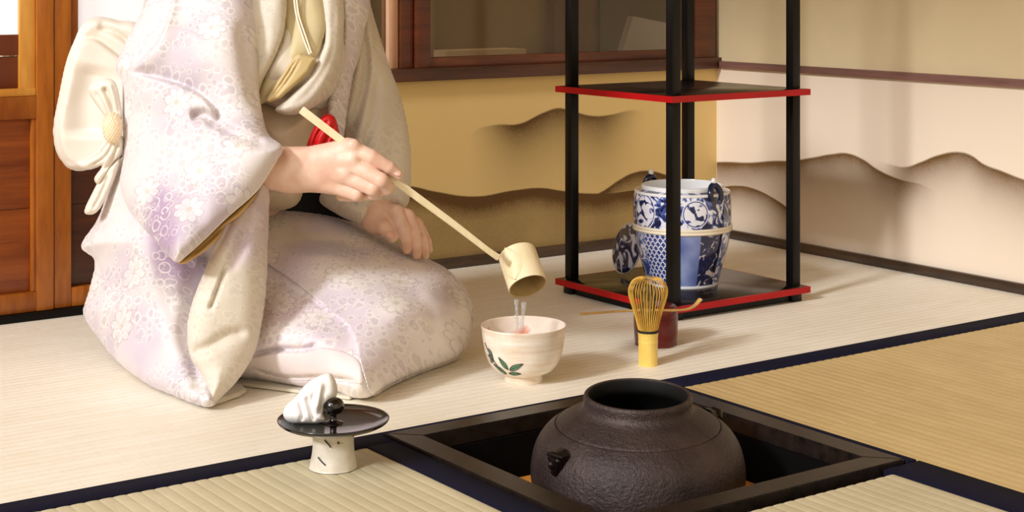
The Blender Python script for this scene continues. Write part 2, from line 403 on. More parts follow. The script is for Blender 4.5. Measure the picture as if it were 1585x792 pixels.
# ------------------------------------------------------------------ sunken hearth
M['frame'] = m_wood('hearth_frame_lacquer', (9, 6, 5), (38, 28, 24), (3, 3, 3), 0.36, 0.1, 0.4, freq=22)
M['pit_shade'] = m_plain('hearth_lining_shade', (6, 5, 5), 0.9, spec=0.1)  # near-black colour stands in for the shade on the unlit pit walls
M['pit_sand'] = m_plain('hearth_floor_ochre', (226, 150, 52), 0.8, 0.1, 40, 0.3, 300)
hearth = thing('sunken_hearth', 'square sunken hearth with dark lacquered wooden frame set into the mats', 'hearth', ((HX0 + HX1) / 2, (HY0 + HY1) / 2, 0))
hw = (HX1 - HX0) / 2 - 0.0008; fw = 0.033; ft, fb = 0.0045, -0.016
for k in range(4):
    # mitred bar, outer edge at +y, turned in quarter steps
    P = [(-hw, hw), (hw, hw), (hw - fw, hw - fw), (-hw + fw, hw - fw)]
    a = k * math.pi / 2
    V = [(x * math.cos(a) - y * math.sin(a), x * math.sin(a) + y * math.cos(a), z) for z in (fb, ft) for x, y in P]
    o = mk('frame_bar', V, [(3, 2, 1, 0), (4, 5, 6, 7), (0, 1, 5, 4), (1, 2, 6, 5), (2, 3, 7, 6), (3, 0, 4, 7)], M['frame'], hearth)
    fix(o); bm = bmesh.new(); bm.from_mesh(o.data); bmesh.ops.bevel(bm, geom=bm.edges[:], offset=0.0012, segments=2, affect='EDGES'); bm.to_mesh(o.data); bm.free()
    q = hw - fw + 0.006
    P = [(-q, q), (q, q), (q - 0.008, q - 0.008), (-q + 0.008, q - 0.008)]
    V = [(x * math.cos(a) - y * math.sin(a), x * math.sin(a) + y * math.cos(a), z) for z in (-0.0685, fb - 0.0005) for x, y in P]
    fix(mk('lining_board', V, [(3, 2, 1, 0), (4, 5, 6, 7), (0, 1, 5, 4), (1, 2, 6, 5), (2, 3, 7, 6), (3, 0, 4, 7)], M['pit_shade'], hearth))
box('hearth_bottom', -hw + 0.03, hw - 0.03, -hw + 0.03, hw - 0.03, -0.1, -0.0690, M['pit_sand'], hearth)

# ------------------------------------------------------------------ iron kettle
t = NT('cast_iron'); co = t.coord(); sp = t.n('ShaderNodeSeparateXYZ', i={0: co})
n1 = t.n('ShaderNodeTexNoise', i={'Vector': co, 'Scale': 110.0, 'Detail': 4.0, 'Roughness': 0.62, 'Distortion': 0.9}).outputs[0]; n2 = t.noise(co, 14, 5, 0.6); n3 = t.noise(co, 260, 3, 0.7)
t.set(Base_Color=t.ramp(n2, [(0.3, lin((42, 34, 35))), (0.7, lin((78, 64, 60)))]), Metallic=0.55, Roughness=t.math('ADD', 0.36, t.math('MULTIPLY', n2, 0.22)))
zz = t.smooth(sp.outputs[2], 0.035, -0.03)
hgt = t.math('ADD', t.math('MULTIPLY', n1, t.math('ADD', 0.12, zz)), t.math('MULTIPLY', n3, 0.22))
t.bump(hgt, 1.0, 0.007); M['iron'] = t.m
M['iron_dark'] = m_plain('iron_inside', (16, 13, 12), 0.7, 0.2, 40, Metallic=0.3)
M['bronze'] = m_plain('lug_dark_iron', (44, 38, 36), 0.32, 0.2, 40, Metallic=0.8)
kettle = thing('iron_kettle', 'round dark cast-iron tea kettle without lid sitting in the sunken hearth', 'kettle', (1.185, 1.43, -0.085))
kettle.rotation_euler = (cdir(0, 0, 1).y * -0.0, 0, 0)
tilt_axis = cdir(1, 0, 0); kettle.rotation_mode = 'QUATERNION'
from mathutils import Quaternion
kettle.rotation_quaternion = Quaternion(tilt_axis, math.radians(3.0))
kz = 0.085
prof = [(0.0, 0.0225), (0.07, 0.0225), (0.100, 0.026), (0.113, 0.034), (0.1205, 0.045), (0.1228, 0.058), (0.1222, 0.071), (0.1195, 0.085), (0.1145, 0.097), (0.1065, 0.108), (0.0975, 0.1155), (0.0950, 0.1168), (0.0938, 0.1158), (0.0932, 0.1178), (0.085, 0.123), (0.0745, 0.1288), (0.0675, 0.1325), (0.0635, 0.1365), (0.0622, 0.1415), (0.0622, 0.1480), (0.0606, 0.1508), (0.0588, 0.1512), (0.0572, 0.1500), (0.0568, 0.1410), (0.0600, 0.1330), (0.075, 0.122), (0.1, 0.1), (0.112, 0.07), (0.105, 0.045), (0.08, 0.032), (0.0, 0.030)]
def densify(prof, k=4, skip=()):
    P = cr(prof, (len(prof) - 1) * k + 1); P[:, 0] = np.maximum(P[:, 0], 0); P[0] = prof[0]; P[-1] = prof[-1]; return [tuple(p) for p in P]
kb = lathe('kettle_body', densify(prof, 3), M['iron'], kettle, 96, 70)
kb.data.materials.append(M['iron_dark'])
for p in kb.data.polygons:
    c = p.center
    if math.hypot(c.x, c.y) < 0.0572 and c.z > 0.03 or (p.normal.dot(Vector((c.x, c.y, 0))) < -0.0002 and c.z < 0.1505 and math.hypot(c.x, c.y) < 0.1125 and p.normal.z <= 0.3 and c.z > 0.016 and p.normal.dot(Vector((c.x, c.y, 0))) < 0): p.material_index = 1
def lug(parent, ang):
    e = bpy.data.objects.new('lug', None)
    parts = []
    # demon-face ring lug: pointed shield, brow, nose and two eyes
    sh = [(-0.012, 0.010), (-0.004, 0.016), (0.007, 0.0165), (0.0125, 0.011), (0.010, -0.004), (0.003, -0.0175), (-0.002, -0.019), (-0.007, -0.008)]
    V = [(0, a, b) for a, b in sh] + [(0.013, a * 0.74, b * 0.74 + 0.001) for a, b in sh] + [(0.0165, a * 0.3, b * 0.3 + 0.002) for a, b in sh]
    n = len(sh); Fc = [tuple(range(n))[::-1], tuple(range(2 * n, 3 * n))]
    for r in range(2):
        for k in range(n): Fc.append((r * n + k, r * n + (k + 1) % n, (r + 1) * n + (k + 1) % n, (r + 1) * n + k))
    parts.append((V, Fc))
    def blob(c, r, s=(1, 1, 1)):
        bm = bmesh.new(); bmesh.ops.create_icosphere(bm, subdivisions=2, radius=r)
        V = [(v.co.x * s[0] + c[0], v.co.y * s[1] + c[1], v.co.z * s[2] + c[2]) for v in bm.verts]; Fc = [tuple(v.index for v in f.verts) for f in bm.faces]; bm.free(); return V, Fc
    parts += [blob((0.014, 0.0005, 0.0), 0.0042, (1.4, 0.9, 1.3)), blob((0.012, -0.006, 0.0055), 0.0036), blob((0.012, 0.007, 0.0055), 0.0036)]
    parts.append(tube_vf([(0.009, -0.0115, 0.007), (0.015, -0.004, 0.0115), (0.015, 0.005, 0.0122), (0.009, 0.0115, 0.010)], [0.002, 0.0034, 0.0034, 0.002], 8))
    parts.append(tube_vf([(0.011, -0.006, -0.005), (0.0145, 0.0, -0.008), (0.011, 0.0055, -0.004)], [0.0014, 0.0022, 0.0014], 8))
    V, Fc = join_vf(parts)
    o = mk('lug', V, Fc, M['bronze'], parent); fix(o); edge_split(o, 40)
    r, z = 0.1105, 0.0955
    o.location = (r * math.cos(ang), r * math.sin(ang), z); o.rotation_euler = (0, 0, ang); return o
a0 = math.atan2(cdir(-0.80, 0, -0.60).y, cdir(-0.80, 0, -0.60).x)
lug(kettle, a0); lug(kettle, a0 + math.pi)

# ------------------------------------------------------------------ lid rest, lid, cloth
t = NT('pale_stoneware'); co = t.coord(); n = t.noise(co, 38, 3, 0.6); sp = t.n('ShaderNodeSeparateXYZ', i={0: co})
vor = t.n('ShaderNodeTexVoronoi', feature='F1', i={'Vector': t.coord(scale=(1, 1, 2.2), rot=(0.6, 0.4, 0)), 'Scale': 62.0}).outputs['Distance']
mk_ = t.math('MULTIPLY', t.smooth(vor, 0.2, 0.1), t.smooth(sp.outputs[2], 0.022, 0.03))
t.set(Base_Color=t.mix(mk_, t.ramp(n, [(0.3, lin((206, 196, 180))), (0.7, lin((232, 226, 214)))]), lin((70, 48, 36))), Roughness=0.35); M['stoneware'] = t.m
M['lacquer'] = m_plain('black_lacquer', (12, 8, 8), 0.16, 0.15, 12)
M['lacquer'].node_tree.nodes['Principled BSDF'].inputs['Coat Weight'].default_value = 0.5
M['cloth_white'] = m_plain('white_linen', (236, 232, 230), 0.8, 0.03, 20, 0.25, 900)
lx, ly = 0.867, 1.572
rest = thing('lid_rest', 'small pale speckled ceramic lid rest on the mat edge under the black kettle lid', 'lid rest', (lx, ly, 0))
lathe('rest_body', densify([(0.0, 0.0), (0.0245, 0.0), (0.0258, 0.002), (0.0256, 0.006), (0.0236, 0.016), (0.0228, 0.026), (0.0232, 0.036), (0.0240, 0.0405), (0.0225, 0.042), (0.0205, 0.0412), (0.019, 0.03), (0.0185, 0.012), (0.0, 0.010)], 2), M['stoneware'], rest, 56, 60)
for (pp, rr) in (([(-0.019, -0.0145, 0.0365), (-0.016, -0.0185, 0.032), (-0.0145, -0.0205, 0.029)], 0.0007), ([(-0.0235, -0.008, 0.017), (-0.0215, -0.0125, 0.013), (-0.019, -0.0168, 0.0095)], 0.0008), ([(-0.007, -0.0228, 0.034), (-0.0055, -0.0229, 0.0325)], 0.0012)):
    tube('painted_mark', cr(pp, 6), rr, M['frame'], rest, 6)
lid = thing('kettle_lid', 'black lacquered kettle lid with round knob, balanced on the ceramic lid rest', 'lid', (lx, ly, 0.0422))
lathe('lid_disc', densify([(0.0, 0.0), (0.024, 0.0), (0.048, 0.0035), (0.059, 0.008), (0.0615, 0.0105), (0.0618, 0.0118), (0.0606, 0.0122), (0.057, 0.0104), (0.046, 0.0078), (0.02, 0.0066), (0.0, 0.0066)], 2), M['lacquer'], lid, 96, 60)
lathe('knob', densify([(0.0, 0.0062), (0.0105, 0.0064), (0.010, 0.0078), (0.0048, 0.0095), (0.0034, 0.013), (0.0042, 0.0165), (0.0088, 0.0185), (0.0116, 0.0225), (0.0118, 0.0270), (0.0098, 0.0316), (0.005, 0.0345), (0.0, 0.0352)], 3), M['lacquer'], lid, 48, 60)

# ------------------------------------------------------------------ tea bowl
t = NT('bowl_glaze'); co = t.coord(); sp = t.n('ShaderNodeSeparateXYZ', i={0: co})
w1 = t.noise(t.coord(scale=(6, 6, 130)), 1.0, 4, 0.6); w2 = t.noise(co, 28, 3, 0.5)
f = t.math('ADD', t.math('MULTIPLY', w1, 0.6), t.math('MULTIPLY', w2, 0.4))
cc = t.ramp(f, [(0.33, lin((206, 174, 140))), (0.5, lin((232, 216, 196))), (0.66, lin((246, 240, 232)))])
t.set(Base_Color=cc, Roughness=0.25, Coat_Weight=0.3); t.bump(w1, 0.12, 0.001); M['glaze'] = t.m
t = NT('bowl_glaze_inside'); n = t.noise(t.coord(), 30, 3)
t.set(Base_Color=t.ramp(n, [(0.35, lin((226, 206, 188))), (0.55, lin((236, 222, 208))), (0.68, lin((214, 130, 96)))]), Roughness=0.3); M['glaze_in'] = t.m
M['leaf'] = m_plain('painted_leaf_green', (84, 128, 96), 0.35, 0.25, 200)
M['leaf_line'] = m_plain('painted_leaf_outline', (44, 34, 32), 0.4)
BX, BY = 1.262, 1.762
bowl = thing('tea_bowl', 'cream ceramic tea bowl with painted green leaves, standing before the kneeling person', 'bowl', (BX, BY, 0))
bprof = [(0.0225, 0.002), (0.0230, 0.0), (0.0252, 0.0), (0.0256, 0.004), (0.0254, 0.0095), (0.0300, 0.0115), (0.0405, 0.0175), (0.0480, 0.0285), (0.0520, 0.0400), (0.0545, 0.0530), (0.0562, 0.0660), (0.0574, 0.0745), (0.0568, 0.0758), (0.0556, 0.0745)]
bprof_in = [(0.0556, 0.0745), (0.0535, 0.0600), (0.0505, 0.0420), (0.0440, 0.0280), (0.0300, 0.0180), (0.0, 0.0150)]
lathe('bowl_body', [(0.0, 0.003)] + densify(bprof, 3), M['glaze'], bowl, 88, 60)
lathe('bowl_inside', densify(bprof_in, 3), M['glaze_in'], bowl, 88, 60)
def on_bowl(ang, z):
    pz = [p[1] for p in bprof[4:12]]; pr = [p[0] for p in bprof[4:12]]
    r = float(np.interp(z, pz, pr)) + 0.0003; return np.array([r * math.cos(ang), r * math.sin(ang), z])
va = math.atan2(cdir(0, 0, -1).y, cdir(0, 0, -1).x)      # bearing of the side that faces the viewer
def leaf(a, z, da, dz, wd):
    pts = []; n = 9
    for s in (-1, 1):
        for k in range(n):
            u = k / (n - 1); w_ = wd * math.sin(math.pi * u ** 0.8) * s
            L = math.hypot(da * 0.05, dz); nx, nz = -dz / L, da * 0.05 / L
            pts.append((a + da * u + nx * w_ / 0.05, z + dz * u + nz * w_))
    V = [on_bowl(p, q) for p, q in pts]; V2 = [v * np.array([1.012, 1.012, 1]) for v in V]
    Fc = []
    for k in range(n - 1): Fc.append((n + k, n + k + 1, k + 1, k)); Fc.append((3 * n + k, 3 * n + k + 1, 2 * n + k + 1, 2 * n + k))
    o = mk('painted_leaf', V + V2, Fc, M['leaf'], bowl, True)
    out = [on_bowl(*p) * np.array([1.012, 1.012, 1]) for p in pts]
    loop = out[:n] + out[n:][::-1] + [out[0]]
    tube('leaf_outline', loop, 0.00042, M['leaf_line'], bowl, 5)
    tube('leaf_outline', [on_bowl(a + da * u, z + dz * u) * np.array([1.013, 1.013, 1]) for u in np.linspace(0, 1, 6)], 0.0003, M['leaf_line'], bowl, 5)
for a, z, da, dz, wd in ((-0.46, 0.025, -0.22, 0.0165, 0.0034), (-0.42, 0.0245, 0.40, 0.0105, 0.0036), (-0.48, 0.0195, 0.40, 0.0005, 0.0026), (-0.58, 0.0175, -0.38, 0.0125, 0.0036), (-1.05, 0.050, 0.16, -0.010, 0.0026), (-1.1, 0.041, 0.22, -0.006, 0.0024), (-1.05, 0.031, 0.16, 0.008, 0.0026)):
    leaf(va + a, z, da, dz, wd)
tube('painted_branch', [on_bowl(va - 1.2 + 0.5 * u, 0.056 - 0.035 * u) * np.array([1.01, 1.01, 1]) for u in np.linspace(0, 1, 12)], 0.0006, M['leaf_line'], bowl, 5)

# ------------------------------------------------------------------ bamboo ladle
t = NT('pale_bamboo'); n = t.noise(t.coord(scale=(1, 1, 0.15)), 240, 4); n2 = t.noise(t.coord(), 20, 2)
t.set(Base_Color=t.ramp(t.math('ADD', t.math('MULTIPLY', n, 0.5), t.math('MULTIPLY', n2, 0.5)), [(0.3, lin((228, 208, 160))), (0.7, lin((244, 230, 196)))]), Roughness=0.45); M['bamboo'] = t.m
t = NT('bamboo_inside'); n = t.noise(t.coord(), 60, 4); t.set(Base_Color=t.ramp(n, [(0.3, lin((176, 148, 96))), (0.7, lin((204, 176, 122)))]), Roughness=0.5); M['bamboo_in'] = t.m
DL = 2.158
op = at(817, 442.5, DL); ax = cdir(0.277, -0.726, -0.63)
ladle = thing('bamboo_ladle', 'pale bamboo water ladle held over the tea bowl, pouring water', 'ladle', tuple(op))
rot = Vector((0, 0, -1)).rotation_difference(ax)
cup = lathe('cup', [(0.0, 0.054), (0.0235, 0.054), (0.0256, 0.0525), (0.0262, 0.050), (0.0266, 0.0), (0.0262, -0.0004), (0.0245, 0.0), (0.0242, 0.048), (0.0, 0.048)], M['bamboo'], ladle, 64, 40)
cup.data.materials.append(M['bamboo_in'])
for p in cup.data.polygons:
    c = p.center
    if math.hypot(c.x, c.y) < 0.0255 and c.z < 0.0485: p.material_index = 1
cup.rotation_mode = 'QUATERNION'; cup.rotation_quaternion = rot
hp = [at(466, 169.5, 2.085), at(540, 226, 2.09), at(620, 286, 2.10), at(700, 345, 2.118), at(752, 385, 2.13), at(772, 399, 2.136)]
HPTS = np.array(hp) - op
def strip(P, W, T, up):
    P = cr(P, 24); W = np.interp(np.linspace(0, 1, 24), np.linspace(0, 1, len(W)), W)
    V = []; Fc = []; Tn = np.gradient(P, axis=0); Tn /= np.linalg.norm(Tn, axis=1)[:, None]
    for i in range(24):
        s = np.cross(Tn[i], up); s /= np.linalg.norm(s); q = np.cross(s, Tn[i])
        for a, b in ((-1, -1), (1, -1), (1, 1), (-1, 1)): V.append(P[i] + s * a * W[i] / 2 + q * b * T / 2)
    for i in range(23):
        for k in range(4): Fc.append((i * 4 + k, i * 4 + (k + 1) % 4, (i + 1) * 4 + (k + 1) % 4, (i + 1) * 4 + k))
    Fc += [(3, 2, 1, 0), (92, 93, 94, 95)]
    return V, Fc
V, Fc = strip(HPTS, [0.0105, 0.0095, 0.0095, 0.0085, 0.0075, 0.0085], 0.0042, np.array(cdir(0.15, 0.35, -1)))
o = mk('handle', V, Fc, M['bamboo'], ladle); fix(o); bm = bmesh.new(); bm.from_mesh(o.data); bmesh.ops.bevel(bm, geom=[e for e in bm.edges if e.calc_face_angle(0) > 0.9], offset=0.0008, segments=2, affect='EDGES'); bm.to_mesh(o.data); bm.free(); edge_split(o, 50)
# flared tongue of the handle hugging the cup
cq = rot.to_matrix()
def cup_pt(ang, z, r=0.0268): return np.array(cq @ Vector((r * math.cos(ang), r * math.sin(ang), z)))
ends = HPTS[-1]; best = min(np.linspace(-math.pi, math.pi, 181), key=lambda a: np.linalg.norm(cup_pt(a, 0.03) - ends))
zb = min(np.linspace(0.0, 0.054, 28), key=lambda z: np.linalg.norm(cup_pt(best, z) - ends))
grid = []
nu, nv = 13, 13
for j in range(nv):
    v = j / (nv - 1); row = []
    for i in range(nu):
        u = i / (nu - 1) * 2 - 1
        wdt = 0.55 * (1 - abs(2 * v - 1) ** 2.2) + 0.04
        row.append((best + u * wdt, 0.002 + v * 0.050))
    grid.append(row)
Vt = [cup_pt(a, z, 0.0267) for r in grid for a, z in r] + [cup_pt(a, z, 0.0267 + 0.0022 * (1 - ((i % nu) / (nu - 1) * 2 - 1) ** 2)) for i, (a, z) in enumerate([q for r in grid for q in r])]
Ft = []
for j in range(nv - 1):
    for i in range(nu - 1):
        a = j * nu + i; Ft.append((a, a + 1, a + nu + 1, a + nu)); b = a + nu * nv; Ft.append((b + nu, b + nu + 1, b + 1, b))
o = mk('handle_tongue', Vt, Ft, M['bamboo'], ladle, True); fix(o)
# pouring water
t = NT('water'); tr = t.n('ShaderNodeBsdfTransparent', i={0: (0.97, 0.97, 0.96, 1)}); gl = t.n('ShaderNodeBsdfGlossy', i={0: (1, 1, 1, 1), 'Roughness': 0.05})
df = t.n('ShaderNodeBsdfDiffuse', i={0: (0.9, 0.92, 0.95, 1)}); m1 = t.n('ShaderNodeMixShader', i={0: 0.45, 1: df.outputs[0], 2: gl.outputs[0]})
t.l(t.n('ShaderNodeMixShader', i={0: 0.32, 1: tr.outputs[0], 2: m1.outputs[0]}).outputs[0], t.t.nodes['Material Output'].inputs[0]); M['water'] = t.m
wat = thing('poured_water', 'clear water running from the ladle cup into the tea bowl', 'water', (BX, BY, 0.0355))
wl_ = np.array([BX, BY, 0.0355])
for (x0, y0, x1, y1, r0) in ((799, 464, 801, 512, 0.0022), (811, 468, 807, 512, 0.0026)):
    P = [at(x0, y0, 2.146), at(x0 + 0.2 * (x1 - x0), y0 + 10, 2.147), at(x0 + 0.6 * (x1 - x0), y0 + 28, 2.150), at(x1, y1, 2.152)]
    P = cr(P, 18) - wl_; R = [r0 * (1.3 - 0.6 * u + 0.12 * math.sin(u * 9 + x0)) for u in np.linspace(0, 1, 18)]
    tube('stream', P, R, M['water'], wat, 10)
lathe('pool', [(0.0, -0.0005), (0.0475, -0.0003), (0.0478, 0.0), (0.0, 0.0004)], M['water'], wat, 48)
for (x0, y0) in ((800, 478), (797, 490), (804, 500)):
    bm = bmesh.new(); bmesh.ops.create_icosphere(bm, subdivisions=2, radius=0.0016)
    c = at(x0, y0, 2.15) - wl_
    o = mk('drop', [np.array(v.co) * np.array([1, 1, 1.6]) + c for v in bm.verts], [[v.index for v in f.verts] for f in bm.faces], M['water'], wat, True); bm.free()

# ------------------------------------------------------------------ bamboo whisk, tea caddy, tea scoop
t = NT('whisk_bamboo'); n = t.noise(t.coord(scale=(1, 1, 0.2)), 120, 4)
t.set(Base_Color=t.ramp(n, [(0.3, lin((200, 148, 48))), (0.7, lin((232, 188, 84)))]), Roughness=0.4); M['whisk'] = t.m
t = NT('whisk_stem'); n = t.noise(t.coord(scale=(1, 1, 0.2)), 60, 4)
t.set(Base_Color=t.ramp(n, [(0.3, lin((222, 184, 84))), (0.7, lin((240, 212, 120)))]), Roughness=0.35); M['whisk_stem'] = t.m
M['thread'] = m_plain('black_thread', (16, 13, 12), 0.7, 0.2, 200)
wx, wy_ = 1.457, 1.735
wk = thing('tea_whisk', 'golden bamboo tea whisk standing upright on the mat before the red caddy', 'whisk', (wx, wy_, 0))
lathe('stem', densify([(0.0, 0.0), (0.0128, 0.0), (0.0135, 0.0012), (0.0136, 0.030), (0.0141, 0.0325), (0.0136, 0.035), (0.0142, 0.044), (0.0138, 0.046), (0.0, 0.046)], 2), M['whisk_stem'], wk, 40, 50)
lathe('thread_band', densify([(0.0136, 0.0455), (0.0150, 0.0465), (0.0152, 0.0482), (0.0148, 0.0492), (0.0120, 0.0492)], 3), M['thread'], wk, 40, 60)
NTN = 38
for k in range(NTN):
    a = 2 * math.pi * k / NTN; j = RNG.uniform(-0.0008, 0.0008)
    pr = [(0.0125, 0.046), (0.0145, 0.054), (0.0190, 0.072), (0.0245 + j, 0.090), (0.0270 + j, 0.101), (0.0262 + j, 0.1095), (0.0218, 0.1175), (0.0150, 0.1215), (0.0085, 0.1190)]
    P = cr([(r * math.cos(a), r * math.sin(a), z) for r, z in pr], 22)
    V, Fc = tube_vf(P, np.interp(np.linspace(0, 1, 22), [0, .3, 1], [0.0009, 0.0007, 0.0004]), 5)
    mk('tine', V, Fc, M['whisk'], wk, True)
M['whisk_in'] = m_plain('whisk_core_dark', (96, 84, 26), 0.5, 0.2, 60)  # inner tines in a darker yellow-green than the outer ones
for k in range(22):
    a = 2 * math.pi * (k + .5) / 22
    P = cr([(r * math.cos(a), r * math.sin(a), z) for r, z in ((0.0105, 0.046), (0.0100, 0.070), (0.0088, 0.095), (0.0045, 0.112))], 10)
    V, Fc = tube_vf(P, 0.0006, 5); mk('tine', V, Fc, M['whisk_in'], wk, True)
M['caddy'] = m_plain('red_lacquer_caddy', (92, 18, 14), 0.22, 0.12, 20)
cx_, cy_ = 1.550, 1.828
cd = thing('tea_caddy', 'dark red lacquered tea caddy behind the bamboo whisk', 'caddy', (cx_, cy_, 0))
lathe('caddy_body', densify([(0.0, 0.0), (0.0285, 0.0), (0.0305, 0.002), (0.0318, 0.012), (0.0326, 0.030), (0.0326, 0.0405)], 3), M['caddy'], cd, 64, 60)
lathe('caddy_lid', densify([(0.0326, 0.0408), (0.0326, 0.050), (0.0312, 0.0555), (0.0270, 0.0585), (0.015, 0.0600), (0.0, 0.0602)], 3), M['caddy'], cd, 64, 60)
M['scoop'] = m_plain('scoop_bamboo', (204, 164, 96), 0.4, 0.15, 60)
zc = 0.0622
sp_ = [ground(897, 486, zc), ground(960, 481.5, zc), ground(1000, 479.5, zc), ground(1040, 480, zc - 0.0003), ground(1062, 478.5, zc + 0.0003), ground(1074, 473.5, zc + 0.003), ground(1084, 463, zc + 0.011)]
sp_ = np.array(sp_); y_fix = None
scp = thing('tea_scoop', 'slender bamboo tea scoop with curled tip lying across the red caddy', 'scoop', tuple(sp_[3]))
# keep the scoop straight, over the caddy's lid
d0 = sp_[4] - sp_[0]; 
tube('scoop_blade', cr([p - sp_[3] for p in sp_], 30), np.interp(np.linspace(0, 1, 30), [0, .45, .5, .55, .9, 1], [0.0030, 0.0028, 0.0035, 0.0029, 0.0036, 0.0042]), M['scoop'], scp, 10, 0.55)

# ------------------------------------------------------------------ lacquered shelf stand
M['blk'] = m_plain('black_lacquer_stand', (8, 7, 7), 0.35, 0.15, 10, spec=0.25)
M['shelf_top'] = m_plain('shelf_brown_black_lacquer', (24, 15, 14), 0.2, 0.15, 6)
M['red'] = m_plain('red_lacquer_edge', (172, 10, 16), 0.35, 0.1, 12, spec=0.3)
sx0, sx1, sy0, sy1 = 1.662, 1.968, 1.922, 2.226
st = thing('shelf_stand', 'black lacquered tea shelf stand with red edged boards in the room corner', 'shelf', ((sx0 + sx1) / 2, (sy0 + sy1) / 2, 0))
hs = (sx1 - sx0) / 2
def board(z0, z1):
    b = box('shelf_board', -hs + 0.003, hs - 0.003, -hs + 0.003, hs - 0.003, z0 + 0.0006, z1, M['shelf_top'], st, 0.0008, 1)
    for k in range(4):
        a = k * math.pi / 2
        P = [(-hs, hs), (hs, hs), (hs - 0.003, hs - 0.003), (-hs + 0.003, hs - 0.003)]
        V = [(x * math.cos(a) - y * math.sin(a), x * math.sin(a) + y * math.cos(a), z) for z in (z0, z1 - 0.0003) for x, y in P]
        fix(mk('red_edge', V, [(3, 2, 1, 0), (4, 5, 6, 7), (0, 1, 5, 4), (1, 2, 6, 5), (2, 3, 7, 6), (3, 0, 4, 7)], M['red'], b))
board(0.0145, 0.025); board(0.3455, 0.356); board(0.880, 0.891)
ps, pw = hs - 0.0205, 0.0085
for sx in (-1, 1):
    for sy in (-1, 1):
        for (za, zb) in ((0.025, 0.3455), (0.356, 0.880)):
            box('post', sx * ps - pw, sx * ps + pw, sy * ps - pw, sy * ps + pw, za, zb, M['blk'], st, 0.0012, 2)
        box('foot', sx * (hs - 0.021) - 0.011, sx * (hs - 0.021) + 0.011, sy * (hs - 0.021) - 0.011, sy * (hs - 0.021) + 0.011, 0.0, 0.0145, M['blk'], st, 0.001, 1)
for k in range(4):
    a = k * math.pi / 2; q = hs - 0.016
    P = [(-q + .018, q), (q - .018, q), (q - .018, q - 0.012), (-q + 0.018, q - 0.012)]
    V = [(x * math.cos(a) - y * math.sin(a), x * math.sin(a) + y * math.cos(a), z) for z in (0.0005, 0.0143) for x, y in P]
    fix(mk('base_rail', V, [(3, 2, 1, 0), (4, 5, 6, 7), (0, 1, 5, 4), (1, 2, 6, 5), (2, 3, 7, 6), (3, 0, 4, 7)], M['blk'], st))

